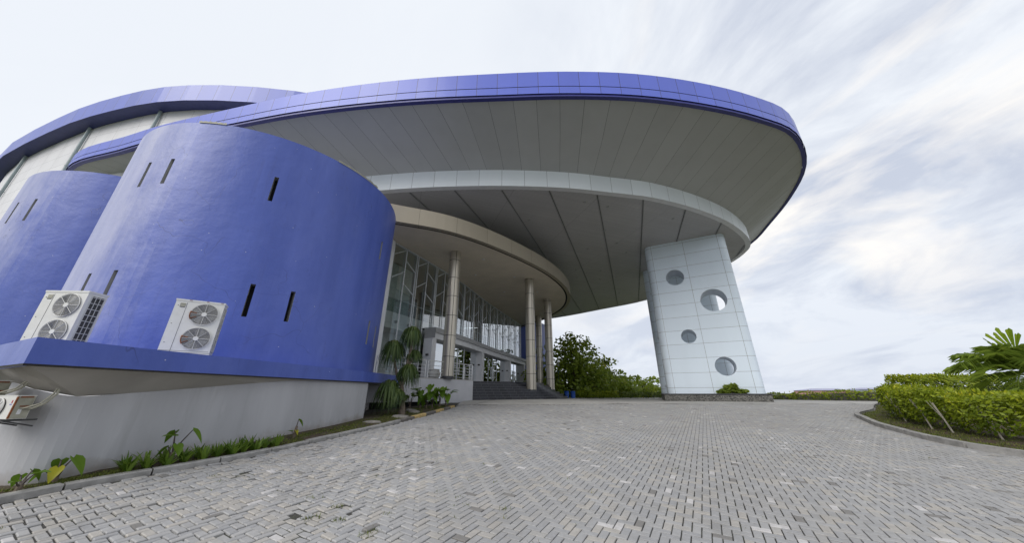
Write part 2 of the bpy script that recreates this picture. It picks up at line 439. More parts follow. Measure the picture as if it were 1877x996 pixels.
cloud = W.mix(grey, (6.85, 7.15, 7.6), (4.6, 5.0, 5.9))
brt = W.math('MULTIPLY', W.ramp(n2, .51, .63), W.math('MULTIPLY', east, W.ramp(dz, .02, .25)))
cloud = W.mix(brt, cloud, (8.3, 8.0, 7.6))
low = W.math('MULTIPLY', W.ramp(dz, .34, .03), .55)
cloud = W.mix(low, cloud, (5.2, 5.65, 6.6))
cov = W.ramp(n1, .2, .35, .88, .97)
W.l(W.mix(cov, sky.outputs[0], cloud), bg.inputs['Color'])
sl = bpy.data.lights.new('sun', 'SUN'); so = bpy.data.objects.new('sun', sl); COL.objects.link(so)
sl.energy = 1.5; sl.angle = R(38); sl.color = (1, .97, .92)
sd = Vector((math.sin(SUN_AZ)*math.cos(SUN_EL), math.cos(SUN_AZ)*math.cos(SUN_EL), math.sin(SUN_EL)))
so.rotation_euler = sd.to_track_quat('Z', 'Y').to_euler(); so.location = (-30, -20, 40)
SC.view_settings.view_transform = 'Standard'; SC.view_settings.look = 'None'; SC.view_settings.gamma = 1; SC.view_settings.exposure = .40
SC.render.engine = 'CYCLES'

# ------------------------------------------------------------------ terrain
def grid(name, xs, ys, fz, mat):
    v = [(x, y, fz(x, y)) for y in ys for x in xs]; nx = len(xs); f = []
    for j in range(len(ys)-1):
        for i in range(nx-1): f.append((j*nx+i, j*nx+i+1, (j+1)*nx+i+1, (j+1)*nx+i))
    me = bpy.data.meshes.new(name); me.from_pydata(v, [], f); me.materials.append(mat)
    me.polygons.foreach_set('use_smooth', [True]*len(f))
    o = bpy.data.objects.new(name, me); COL.objects.link(o); return o
ax = sorted(set([-6000, -3000, -1500, -800, -400, -200, -120, -80]+list(range(-60, 61, 3))+[80, 120, 200, 400, 800, 1500, 3000, 6000]))
ay = sorted(set([-3000, -1000, -300, -100, -50, -20]+list(range(-10, 91, 3))+[100, 120, 160, 200, 300, 500, 900, 1800, 4000, 9000]))
tag(grid('ground', ax, ay, terr, M['terrain']), kind='structure')

KL = [(-8.6, 3.4), (-7.95, 4.7), (-7.55, 5.58), (-7.25, 6.3), (-6.72, 7.1), (-6.13, 7.95), (-5.75, 8.75), (-5.48, 9.55), (-4.95, 11.1), (-4.55, 12.4), (-4.02, 14.4), (-3.57, 16.4), (-3.15, 19.0)]
KLs = catmull(KL, 6)
WALL = [(-15, 9.6), (-11.6, 8.0), (-8.0, 6.1), (-7.8, 7.0), (-7.62, 7.9), (-7.0, 9.35), (-6.62, 10.6), (-6.2, 12.5), (-6.0, 14.2), (-6.0, 16.2)]
KR = [(14.2, 4.4), (12.4, 6.3), (11.7, 8.25), (11.75, 9.6), (12.9, 12.1), (14.1, 13.85), (15.3, 15.3), (17.4, 16.7), (20.9, 19.6), (27, 23), (34, 26)]
KRs = catmull(KR, 6)
def xl(y):
    P = KLs
    if y <= P[0][1]: return P[0][0]-(P[0][1]-y)*.6
    for a, b in zip(P, P[1:]):
        if a[1] <= y <= b[1]: return a[0]+(b[0]-a[0])*(y-a[1])/(b[1]-a[1]+1e-9)
    return P[-1][0]
def in_right(x, y):
    """True when the point lies on the planted island east of the drive"""
    if y > 26: return False
    poly = [tuple(p) for p in KRs]+[(60, 26), (60, 3), (14.2, 3)]
    c = False; n = len(poly)
    for i in range(n):
        (x1, y1), (x2, y2) = poly[i], poly[(i+1) % n]
        if (y1 > y) != (y2 > y) and x < (x2-x1)*(y-y1)/(y2-y1)+x1: c = not c
    return c
def yedge(x): return 20.0+.9*sst(0, 10, x)

# ------------------------------------------------------------------ brick paving (herringbone), one sheet of real pavers
def paving():
    th = R(60); ca, sa = math.cos(th), math.sin(th); u = .1055; gap = .0055
    V = []; Fc = []; tone = []
    for a in range(-380, 381):
        for b in range(-190, 191):
            ox, oy = a+2*b, a-2*b
            for (w_, h_, px, py) in ((2, 1, 0, 0), (1, 2, 0, 1)):
                cx, cy = (ox+px+w_/2)*u, (oy+py+h_/2)*u
                X = ca*cx-sa*cy+2; Y = sa*cx+ca*cy+8
                if not (-.5 < Y < 21.2 and -11 < X < 24): continue
                if abs(X) > 3.5+1.85*max(Y, 0): continue
                if Y > yedge(X) or X < xl(Y)+.10 or in_right(X, Y): continue
                # old sunken patch near the camera on the left has worn, uneven stones
                worn = (1-sst(-1.9, -.5, X+.15*(Y-6)))*(1-sst(9, 14, Y))
                g = gap*(1+.2*worn)+random.uniform(0, .0025); hw, hh = w_*u/2-g, h_*u/2-g
                ch = .004+.005*worn
                tx, ty = random.gauss(0, .006+.022*worn), random.gauss(0, .006+.022*worn)
                dz_ = random.gauss(0, .0012+.005*worn)+.012*math.sin(X*1.9+.7*Y)*math.sin(Y*1.3-X*.4)
                z0 = gz(X, Y)+dz_
                sl_ = (gz(X, Y+.05)-gz(X, Y-.05))/.1
                base = len(V)
                for (k, dz2) in ((0, -.035), (0, -ch), (ch, 0)):
                    for sx, sy in ((-1, -1), (1, -1), (1, 1), (-1, 1)):
                        lx, ly = sx*(hw-k), sy*(hh-k)
                        gx, gy = ca*lx-sa*ly, sa*lx+ca*ly
                        V.append((X+gx, Y+gy, z0+dz2+sl_*gy+tx*gx+ty*gy))
                for q in range(4):
                    r_ = (q+1) % 4
                    Fc.append((base+q, base+r_, base+4+r_, base+4+q)); Fc.append((base+4+q, base+4+r_, base+8+r_, base+8+q))
                Fc.append((base+8, base+9, base+10, base+11))
                t_ = random.random()
                if worn > .4 and .1 < t_ < .9: t_ = min(.90, t_*.85+.2)
                tone += [t_]*9
    me = bpy.data.meshes.new('driveway'); me.from_pydata(V, [], Fc); me.materials.append(M['brick'])
    at = me.attributes.new('tone', 'FLOAT', 'FACE'); at.data.foreach_set('value', tone)
    o = bpy.data.objects.new('driveway', me); COL.objects.link(o); tag(o, kind='structure')
paving()
bx = [x*.75 for x in range(-18, 50)]; by = [y*.6 for y in range(-10, 37)]
tag(grid('driveway_bed', bx, by, lambda x, y: gz(x, y)-.022, M['joint']), kind='structure')

# concrete apron between the paving and the steps
def apron():
    xs = [-3.2+.6*i for i in range(70)]
    m = MB()
    for a, b in zip(xs, xs[1:]):
        for k in range(14):
            def P(x, t): y = yedge(x)+.03+(47-yedge(x))*(t/14)**1.6; return (x, y, gz(x, y)+.004)
            q = [P(a, k), P(b, k), P(b, k+1), P(a, k+1)]
            if all(in_right(p[0], p[1]) for p in q): continue
            m.quad(q)
    tag(m.build('concrete_apron', M['concrete'], merge=True, smooth=True), kind='structure')
    j = MB()
    for (x0, y0, x1, y1) in ((-2.2, 20.2, -1.2, 23.8), (6.5, 20.9, 7.0, 46), (13, 21.0, 19.5, 23.0), (21, 21, 28, 30)):
        n = 10
        for k in range(n):
            a = np.array([x0+(x1-x0)*k/n, y0+(y1-y0)*k/n]); b = np.array([x0+(x1-x0)*(k+1)/n, y0+(y1-y0)*(k+1)/n])
            t = (b-a)/np.linalg.norm(b-a); nn = np.array([-t[1], t[0]])*.02
            j.quad([(*p, gz(*p)+.008) for p in (a-nn, b-nn, b+nn, a+nn)])
    tag(j.build('apron_joint', M['joint']), kind='structure')
apron()

def kerb_line(name, path, wd, h, rule, step=1.0, gap=.012):
    m = MB(); P = [np.array(p) for p in path]
    L = [0]
    for a, b in zip(P, P[1:]): L.append(L[-1]+np.linalg.norm(b-a))
    def at(s):
        s = min(max(s, 0), L[-1]-1e-6)
        for i in range(len(L)-1):
            if L[i] <= s <= L[i+1]: return P[i]+(P[i+1]-P[i])*(s-L[i])/(L[i+1]-L[i]+1e-9)
    s = 0; i = 0
    while s < L[-1]-.2:
        e = min(s+step, L[-1]); a, c, b = at(s+gap), at((s+e)/2), at(e-gap); ln = [a, c, b]
        of = offset2(ln, wd); jit = random.gauss(0, .006)
        zz = lambda p, k: gz(p[0], p[1])+k
        top = h+jit
        A0 = [(*p, zz(p, -.06)) for p in ln]; A1 = [(*p, zz(p, top-.02)) for p in ln]
        ins = offset2(ln, .02); A2 = [(*p, zz(l, top)) for p, l in zip(ins, ln)]
        B2 = [(*p, zz(l, top)) for p, l in zip(of, ln)]; B0 = [(*p, zz(l, -.06)) for p, l in zip(of, ln)]
        k = rule(i, (s+e)/2)
        m.ribbon(A0, A1, k); m.ribbon(A1, A2, k); m.ribbon(A2, B2, k); m.ribbon(B2, B0, k)
        for e_ in (0, 2): m.quad([A0[e_], A1[e_], A2[e_], B2[e_], B0[e_]], None, k)
        s = e; i += 1
    o = m.build(name, [M['kerb'], M['kerb_yellow'], M['kerb_dark']]); tag(o, kind='structure'); return L[-1]
Ltot = sum(np.linalg.norm(b-a) for a, b in zip(KLs, KLs[1:]))
kerb_line('kerb', KLs, .18, .085, lambda i, s: (1 if i % 2 == 0 else 2) if s > Ltot-6 else 0)
kerb_line('island_kerb', KRs[::-1], -.15, .13, lambda i, s: 0)

# planting beds
m = MB()
ys = [3.6+.35*i for i in range(46)]
def xw(y):
    P = WALL[2:]
    if y <= P[0][1]: return P[0][0]-(P[0][1]-y)*.2-.6*(P[0][1]-y)
    for a, b in zip(P, P[1:]):
        if a[1] <= y <= b[1]: return a[0]+(b[0]-a[0])*(y-a[1])/(b[1]-a[1])
    return P[-1][0]+(y-P[-1][1])*.42
rows = []
for y in ys:
    a, b = xw(y)-(.5 if y > 7 else 1.6), xl(y)-.06
    rows.append([(a+(b-a)*t, y, gz(a, y)+(.02+.05*math.sin(t*3.1))*(1) ) for t in (0, .25, .5, .75, 1)])
for r0, r1 in zip(rows, rows[1:]):
    for i in range(4): m.quad([r0[i], r0[i+1], r1[i+1], r1[i]])
tag(m.build('planting_bed', M['soil'], merge=True, smooth=True), kind='structure')
def xr(y):
    P = KRs
    for a, b in zip(P, P[1:]):
        if a[1] <= y <= b[1]: return a[0]+(b[0]-a[0])*(y-a[1])/(b[1]-a[1]+1e-9)
    return P[0][0] if y < P[0][1] else P[-1][0]
m = MB(); rows = []
for y in [4.4+.3*i for i in range(73)]:
    a = xr(y)+.12
    rows.append([(a+t, y, gz(a+t, y)+.05+.07*min(1, t/1.2)+.03*math.sin(a*2.1+t*3)*math.cos(y*1.7)*min(1, t)) for t in (0, .3, .6, .9, 1.2, 1.6, 2.2, 3, 4, 6, 9, 14, 22)])
for r0, r1 in zip(rows, rows[1:]):
    for i in range(12): m.quad([r0[i], r0[i+1], r1[i+1], r1[i]])
tag(m.build('island_soil', M['soil'], merge=True, smooth=True), kind='structure')

# ================================================================== THE HALL
B = thing('arena_building', 'large blue and white rounded hall with a sweeping saucer canopy over its glazed entrance', 'building', (-11, 14, -1))
ZS, ZT, ZF = 13.1, 14.4, 16.0      # dark soffit, ring top, fascia foot (all above eye level)
PAIR = [((-34, 28), (-36.3, 26)), ((-30, 24.6), (-35.4, 21.2)), ((-27, 22.8), (-32.9, 19.25)), ((-21, 21.0), (-28.0, 17.92)), ((-18.4, 20.2), (-24.0, 16.85)), ((-15.5, 19.5), (-17.7, 15.5)), ((-11, 18.72), (-13.3, 14.63)),
        ((-6.8, 18.2), (-9.0, 14.03)), ((-3.3, 17.98), (-5.0, 13.66)), ((0, 17.95), (-.7, 13.46)), ((3.7, 18.18), (3.2, 13.34)), ((6.9, 18.7), (7.3, 13.48)),
        ((10.2, 19.36), (11.4, 14.04)), ((13.9, 20.75), (15.4, 14.98)), ((17.6, 22.7), (18.9, 16.35)), ((20.7, 25.05), (22.2, 19.4)),
        ((22.5, 27), (24.4, 23.4)), ((23.3, 28.9), (26.1, 28)), ((23.6, 31.8), (27.5, 32.9)), ((23.1, 37.5), (27.3, 39)), ((20.4, 46.1), (24.4, 49.5)),
        ((15, 52), (18.4, 56.5)), ((8.3, 58.3), (11, 63.5)), ((0, 63), (2, 68)), ((-10, 66), (-10, 71))]
RG = catmull([p[0] for p in PAIR], 4); FA = catmull([p[1] for p in PAIR], 4)
def ztop(x): return ZF+1.87-.019*max(0, -x)
def at3(P, z): return [(p[0], p[1], z(p[0]) if callable(z) else z) for p in P]
# fascia: two rows of blue panels, a shadow line between them, dark drip edge
m = MB(); m.ribbon(at3(FA, lambda x: ZF+.12), at3(FA, lambda x: ZF+.12+(ztop(x)-ZF)*.28)); 
m.ribbon(at3(FA, lambda x: ZF+.17+(ztop(x)-ZF)*.28), at3(FA, ztop))
fa = m.build('canopy_fascia', [M['fascia']], B)
m = MB(); FI = offset2(FA, .05)
m.ribbon(at3(FI, lambda x: ZF+.12+(ztop(x)-ZF)*.26), at3(FI, lambda x: ZF+.19+(ztop(x)-ZF)*.28)); m.build('fascia_groove', M['fascia_joint'], fa)
m = MB(); FD = offset2(FA, .06); FD2 = offset2(FA, .30)
m.ribbon(at3(FD, ZF+.14), at3(FD, ZF-.04)); m.ribbon(at3(FD, ZF-.04), at3(FD2, ZF-.04)); m.build('drip_edge', M['drip'], B)
m = MB(); FC = offset2(FA, .02); m.quad(at3(FC, lambda x: 0)) if False else None
RI = [(-8+.2*(p[0]+8), 40+.2*(p[1]-40)) for p in FA]
m.ribbon(at3(FA, ztop), at3(RI, 18.8)); m.quad(at3(RI, 18.8)); m.build('canopy_roof', M['grey_paint'], B)
m = MB(); m.ribbon(at3(RG, ZT), at3(FD2, ZF)); m.build('canopy_soffit', M['soffit'], B)
m = MB(); R2 = offset2(RG, .42)
m.ribbon(at3(RG, ZS), at3(RG, ZT)); rg = m.build('canopy_ring', M['white'], B)
m = MB(); m.ribbon(at3(R2, ZS), at3(RG, ZS)); m.build('ring_lip', M['white_paint'], rg)
m = MB(); poly = [tuple(p) for p in offset2(RG, .40)]+[(-40, 66), (-40, 26)]
m.quad([(*p, ZS+.06) for p in poly]); m.ribbon(at3(R2, ZS), at3(R2, ZS+.07)); ds = m.build('inner_soffit', M['darksoffit'], B)
def inside(poly, x, y):
    c = False; n = len(poly)
    for i in range(n):
        (x1, y1), (x2, y2) = poly[i], poly[(i+1) % n]
        if (y1 > y) != (y2 > y) and x < (x2-x1)*(y-y1)/(y2-y1)+x1: c = not c
    return c
for k in range(-3, 9):
    x0 = -4.9+3.28*k; pts = []
    for j in range(170):
        x, y = x0+.36*(j*.3)/1.063, 16+(j*.3)/1.063
        if inside(poly, x, y): pts.append((x, y))
    if len(pts) > 4:
        a, b = pts[0], pts[-1]; mm = MB()
        for o_ in (-.055, .055): mm.beam((a[0]+o_, a[1], ZS+.045), (b[0]+o_, b[1], ZS+.045), .04, .05)
        mm.beam((a[0], a[1], ZS+.055), (b[0], b[1], ZS+.055), .03, .02, 1)
        mm.build('ceiling_batten', [M['grey_paint'], M['darkgap']], ds)
for k in range(26):
    x = random.uniform(-6, 20); y = random.uniform(19.5, 44)
    if inside(poly, x, y):
        mm = MB(); mm.lathe([(.09, -.03), (.11, 0), (.11, .03)], (x, y, ZS+.05), 10); mm.build('downlight', M['grey_paint'], ds)

# main hall behind: faceted roof edge, panelled wall, rain pipes
C0 = np.array((-23.6, 67.9)); ZH0, ZH1 = 19.5*1.10, 21*1.10
HS = 1.10
HF = [(x*HS, y*HS) for x, y in catmull([(-57, 30.5), (-48.5, 24.1), (-37.1, 19.7), (-29.5, 17.6), (-23.4, 16.72), (-16.15, 17.2), (-8, 19.2)], 3)]
NF = len(HF); HF += [(0, 29), (3, 40), (3, 52), (-4, 70), (-20, 88), (-40, 96), (-62, 88), (-72, 66), (-70, 48)]
def scl(P, k):
    out = []
    for p in P:
        v = np.array(p)-C0; L = np.linalg.norm(v); out.append(C0+v*(L-k)/L)
    return out
m = MB(); m.ribbon(at3(HF, ZH0), at3(HF, ZH1), closed=True); hf = m.build('hall_fascia', M['hallfascia'], B)
m = MB(); m.ribbon(at3(HF, ZH0), at3(scl(HF, 1.0), ZH0+.02), closed=True); m.build('eave_soffit', M['hallsoffit'], hf)
m = MB(); m.ribbon(at3(HF, ZH1), at3(scl(HF, 14), ZH1+2), closed=True); m.quad(at3(scl(HF, 14), ZH1+2)); m.build('hall_roof', M['grey_paint'], B)
HW = scl(HF, .95)
arc = []
for a, b in zip(HW[:NF-1], HW[1:NF]):
    for k in range(2): arc.append(a+(b-a)*k/2)
arc = [np.array((-75, 46.)), np.array((-68, 38.))]+arc
m = MB(); m.ribbon(at3(arc, -1.5), at3(arc, ZH0+.02)); m.build('hall_wall', M['hallwall'], B)
W2 = arc[-1:]+HW[NF-1:]+arc[:1]
m = MB(); m.ribbon(at3(W2, 16), at3(W2, ZH0+.02)); m.build('upper_wall', M['hallwall'], B)
for px in (-58.5, -47.1, -36.5, -28.6):
    y = np.interp(px, [p[0] for p in arc], [p[1] for p in arc])-.16
    mm = MB(); mm.tube([(px, y, 4), (px, y, ZH0)], .105, 10); 
    for z in (9, 12, 15, 17.4): mm.lathe([(.12, -.05), (.135, 0), (.12, .05)], (px, y, z), 10)
    mm.build('rain_pipe', M['pipe'], B, smooth=True)

# blue drums with slit windows
def drum(c, r, z0, z1, slits, half=.0128):
    """cylinder wall with real openings; slits are (angle deg, z0, z1)"""
    slits = [(R(a), b, d) for a, b, d in slits]
    angs = set(round(2*math.pi*k/120-math.pi, 5) for k in range(120))
    for a, b, d in slits: angs |= {round(a-half, 5), round(a+half, 5)}
    angs = sorted(angs); zs = sorted({z0, z1} | {q for s in slits for q in s[1:]})
    m = MB(); P = lambda a, z, rr=r: (c[0]+rr*math.cos(a), c[1]+rr*math.sin(a), z)
    for i in range(len(angs)):
        a, b = angs[i], angs[(i+1) % len(angs)]
        mid = (a+b)/2 if b > a else a+.01
        for z, q in zip(zs, zs[1:]):
            if any(abs(mid-s[0]) < half and s[1]-1e-4 <= z and q <= s[2]+1e-4 for s in slits): continue
            m.quad([P(a, z), P(b, z), P(b, q), P(a, q)])
    # coping inside the rim and the flat roof
    N = 72; A = [P(2*math.pi*k/N, z1+.004, r-.003) for k in range(N)]; Bq = [P(2*math.pi*k/N, z1, r-.22) for k in range(N)]; Cq = [P(2*math.pi*k/N, z1-.4, r-.22) for k in range(N)]
    m.ribbon(A, Bq, closed=True); m.ribbon(Bq, Cq, closed=True); m.quad(Cq)
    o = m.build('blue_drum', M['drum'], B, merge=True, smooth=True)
    for a, b, d in slits:
        s = MB(); h = half+.0004; q = r-.28
        c4 = [(a-h, b-.003), (a+h, b-.003), (a+h, d+.003), (a-h, d+.003)]
        for (a1, y1), (a2, y2) in zip(c4, c4[1:]+c4[:1]): s.quad([P(a1, y1, r-.004), P(a2, y2, r-.004), P(a2, y2, q), P(a1, y1, q)])
        s.quad([P(x, y, q) for x, y in c4], None, 1)
        s.build('slit_window', [M['grey_paint'], M['black']], o)
    return o
D1 = (-11.3, 13.76)
d1 = drum(D1, 5.12, .6, 9.0, [(-101, 6.33, 7.33), (-91.6, 6.40, 7.40), (-56.7, 6.29, 7.29), (-103, 2.3, 3.3), (-93, 2.36, 3.36), (-53.8, 2.2, 3.26), (-41.5, 2.2, 3.24), (-1.3, 1.93, 2.93), (8.1, 1.9, 2.86), (-1.7, 5.83, 6.75)])
d2 = drum((-19.5, 16.5), 5.2, .6, 9.05, [(-105.2, 6.52, 7.54), (-94.5, 6.56, 7.6), (-107, 2.3, 3.3), (-97, 2.3, 3.3)])
drum((0, 56), 6.0, -1, 10.9, [])
# metal flashing along two stretches of the near drum's rim
for a0, a1 in ((-88, -78), (-37, -14)):
    mm = MB(); P = [(D1[0]+5.14*math.cos(R(a)), D1[1]+5.14*math.sin(R(a))) for a in np.linspace(a0, a1, 16)]
    mm.ribbon([(*p, 8.98) for p in P], [(*p, 9.06+.02*math.sin(i*2.3)) for i, p in enumerate(P)]); mm.build('rim_flashing', M['ac_tan'], d1)
# pipe in the notch between the two drums
mm = MB(); pa = R(-143.2); px, py = D1[0]+5.22*math.cos(pa), D1[1]+5.22*math.sin(pa)
mm.tube([(px, py, .8), (px, py, 8.7), (px+.12, py+.1, 8.95)], .055, 8)
for z in (2.5, 4.6, 6.7, 8.4): mm.lathe([(.07, -.03), (.075, 0), (.07, .03)], (px, py, z), 8)
mm.build('downpipe', M['ac_tan'], B, smooth=True)

# ledge and the grey basement wall under it
LE = [(-16, 9.7), (-12, 7.4), (-9.37, 5.9), (-7.42, 5.0), (-7.12, 7.2), (-6.5, 10.6), (-5.98, 13.4), (-5.88, 15.4), (-5.92, 17.6)]
LI = [(-16, 16), (-14, 16), (-13.5, 16), (-13, 16), (-12, 16), (-11, 16), (-10, 17), (-9.5, 17.6), (-9, 17.62)]
m = MB(); zt, zb = .82, .40
m.ribbon(at3(LE, zb), at3(LE, zt)); m.ribbon(at3(LE, zt), at3(LI, zt+.01)); m.ribbon(at3(offset2(LE, .16), zb-.0), at3(LE, zb)); m.quad([(-5.92, 17.6, zb), (-9, 17.62, zb), (-9, 17.62, zt), (-5.92, 17.6, zt)])
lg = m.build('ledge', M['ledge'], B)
mm = MB(); LD = offset2(LE, -.006); mm.ribbon(at3(LD, zb-.012), at3(LD, zb+.022)); mm.build('drip_line', M['darkgap'], lg)
WT_ = [(-15, 9.9, .2), (-11.6, 8.25, .12), (-7.95, 6.5, -.06), (-6.95, 8.25, .18), (-6.6, 10.6, .36), (-6.27, 13.4, .39), (-6.06, 16.2, .395)]
WE = [(-16, 9.9), (-12.2, 7.62), (-9.4, 6.08), (-7.56, 5.16), (-7.27, 7.2), (-6.78, 10.6), (-6.38, 13.4), (-6.15, 16.2)]
u8 = [0, .17, .36, .47, .56, .72, .86, 1]
m = MB()
U = [(-16, 9.9), (-12.2, 7.62), (-9.4, 6.04), (-8.5, 5.63), (-7.56, 5.16), (-7.42, 6.2), (-7.30, 7.2), (-6.94, 9.2), (-6.64, 10.7), (-6.24, 12.5), (-6.0, 14.1)]
T_ = [(-15.4, 10.2, .3), (-11.8, 7.6, .26), (-9.4, 6.36, .18), (-8.6, 6.1, .06), (-7.97, 6.25, -.06), (-7.82, 7.0, .0), (-7.62, 7.9, .09), (-7.02, 9.3, .26), (-6.66, 10.7, .37), (-6.26, 12.5, .385), (-6.02, 14.1, .39)]
m.ribbon(at3(U, zb+.002), T_); m.build('sloped_soffit', plain('soffit_plaster', (.40, .375, .34), .8, 0, .12, 1.2), B)
m = MB(); Bt = [(p[0]+.0, p[1], -2.2) for p in T_]
Tn = [np.array(p) for p in T_]; TT, BB = [], []
tc = catmull(T_[2:], 5)
TT = [tuple(p) for p in T_[:2]]+[tuple(p) for p in tc]; BB = [(p[0], p[1], -2.2) for p in TT]
m.ribbon(BB, TT); m.build('basement_wall', M['basewall'], B)
# culvert beside the platform: a recess, its back wall and a dark low opening
m = MB(); m.ribbon([(-6.02, 14.1, -2.2), (-7.3, 14.3, -2.2), (-7.4, 18, -2.2)], [(-6.02, 14.1, .4), (-7.3, 14.3, .4), (-7.4, 18, .4)]); m.quad([(-6.02, 14.1, .398), (-7.3, 14.3, .398), (-7.4, 17.6, .398), (-5.95, 17.6, .398)]); m.build('recess_wall', M['basewall'], B)

# raised entrance platform
PW = [(-7.6, 17.3), (-6.2, 17.9), (-4.4, 20.75), (-2.73, 23.55)]
ZP = .85
m = MB(); m.ribbon(at3(PW[:3], -.46), at3(PW[:3], ZP-.05)); m.ribbon([(*PW[2], -.9), (*PW[3], -.9)], [(*PW[2], ZP-.05), (*PW[3], ZP-.05)])
m.ribbon([(*PW[3], -.9), (-3.4, 25.6, -.9)], [(*PW[3], ZP-.05), (-3.4, 25.6, ZP-.05)])
m.build('platform_wall', plain('platform_wall_paint', (.50, .50, .52), .75, 0, .07, 1.2), B)
m = MB(); dk = offset2(PW[:3], .4); m.ribbon(at3(dk, -1.6), at3(dk, -.40)); m.ribbon(at3(PW[:3], -.46), at3(dk, -.46)); m.build('culvert', M['black'], B)

# facade line of the glazed lobby
FL = [(-8.08, 19.35), (-6.16, 24.0), (-4.58, 28.5), (-2.46, 36.1), (1.37, 48.0)]
FLs = [np.array(p) for p in catmull(FL, 12)]
FS = [0]
for a, b in zip(FLs, FLs[1:]): FS.append(FS[-1]+np.linalg.norm(b-a))
def fpt(s, out=0.):
    s = min(max(s, 0), FS[-1]-1e-4)
    for i in range(len(FS)-1):
        if FS[i] <= s <= FS[i+1]:
            t = (FLs[i+1]-FLs[i])/(FS[i+1]-FS[i]); p = FLs[i]+t*(s-FS[i]); n = np.array([t[1], -t[0]])
            return p+n*out, math.atan2(t[1], t[0])
ZC = 9.6
def sdep(y):   # arc length at a given depth
    return float(np.interp(y, [p[1] for p in FLs], FS))
m = MB(); slab = [PW[0], PW[1], PW[2], PW[3], (-3.35, 25.4)]+[tuple(fpt(s, 1.6)[0]) for s in np.linspace(sdep(25.5), FS[-1], 14)]+[(-12, 48), (-14, 22)]
m.quad([(*p, ZP) for p in slab]); m.ribbon(at3(PW[:4], ZP-.06), at3(PW[:4], ZP)); 
m.build('platform_floor', M['floor'], B)
# steps: seven risers curving round the porch
ST = catmull([(-2.72, 23.55), (-.6, 24.45), (1.5, 25.35), (3.6, 27.4), (4.9, 30.4), (5.35, 34), (5.0, 38.5), (3.5, 44)], 5)
steps = thing('entrance_steps', 'broad dark tiled steps curving up to the glass entrance doors', 'steps', (0, 25, -.45))
NR = 7; rz_ = (ZP+.46)/NR
for k in range(NR):
    P = offset2(ST, .37*k); P = [p for p in P]
    Q = offset2(ST, .37*(k+1)+.02) if k < NR-1 else [np.array(fpt(s, .05)[0]) for s in np.linspace(sdep(26.5), FS[-1]-.2, len(ST))]
    # neat ends: start each tread on the platform's end wall
    z = -.46+rz_*(k+1)
    mm = MB(); mm.ribbon(at3(P, z-rz_-.02-(0.35 if k == 0 else 0)), at3(P, z), 0); mm.ribbon(at3(P, z), at3(Q, z), 1); PN = offset2(P, -.012); mm.ribbon(at3(PN, z-.028), at3(PN, z+.003), 2); mm.ribbon(at3(PN, z+.003), at3(offset2(P, .03), z+.003), 2)
    mm.build('step', [M['step'], M['tread'], M['nosing']], steps)

# porch roof
PE = catmull([(-12.5, 14.8), (-9.6, 15.4), (-7.2, 16.5), (-3.77, 18), (-.34, 21.0), (3.35, 25.6), (5.75, 30.6), (6.55, 35.5), (6.0, 40), (4.0, 45), (1.2, 50)], 7)
m = MB(); m.ribbon(at3(PE, ZC), at3(PE, ZC+1.12)); pb = m.build('porch_band', M['beige'], B, smooth=True)
m = MB(); E1 = offset2(PE, .34); E2 = offset2(PE, .50); m.ribbon(at3(E1, ZC), at3(PE, ZC), 0); m.ribbon(at3(E2, ZC+.16), at3(E1, ZC), 1); m.ribbon(at3(offset2(PE, .7), ZC+.05), at3(E2, ZC+.16), 1)
m.build('shadow_gap', [M['beige'], M['darkgap']], pb)
m = MB(); pc = [tuple(p) for p in offset2(PE, .52)]+[(-22, 50), (-22, 16)]
m.quad([(*p, ZC+.04) for p in pc]); ce = m.build('porch_ceiling', M['ceiling'], B)
m = MB(); m.quad([(*p, ZC+1.12) for p in [tuple(p) for p in PE]+[(-22, 50), (-22, 16)]]); m.build('porch_roof', M['grey_paint'], B)
for x, y in ((-2.2, 22.5), (.2, 26.5), (2.6, 31), (-3.2, 26), (-.8, 31)):
    mm = MB(); mm.lathe([(.08, -.02), (.10, 0), (.10, .03)], (x, y, ZC+.03), 10); mm.build('downlight', M['white_paint'], ce)
# round porch columns
for (x, y, zb_) in ((-4.15, 21.3, ZP), (1.56, 27.1, .1), (3.88, 33.8, -.05), (3.55, 42.0, .2)):
    m = MB(); N = 28; r_ = .40
    A = [(x+r_*math.cos(2*math.pi*k/N), y+r_*math.sin(2*math.pi*k/N)) for k in range(N)]
    m.ribbon([(*p, zb_) for p in A], [(*p, ZC+.06) for p in A], closed=True); m.mi = [0]*len(m.f)
    o = m.build('porch_column', M['column'], B, merge=True, smooth=True)
    f = MB(); f.lathe([(r_+.02, 0), (r_+.02, .16), (r_+.005, .17)], (x, y, zb_-.02), 28); f.build('column_base', M['wallcap'], o)

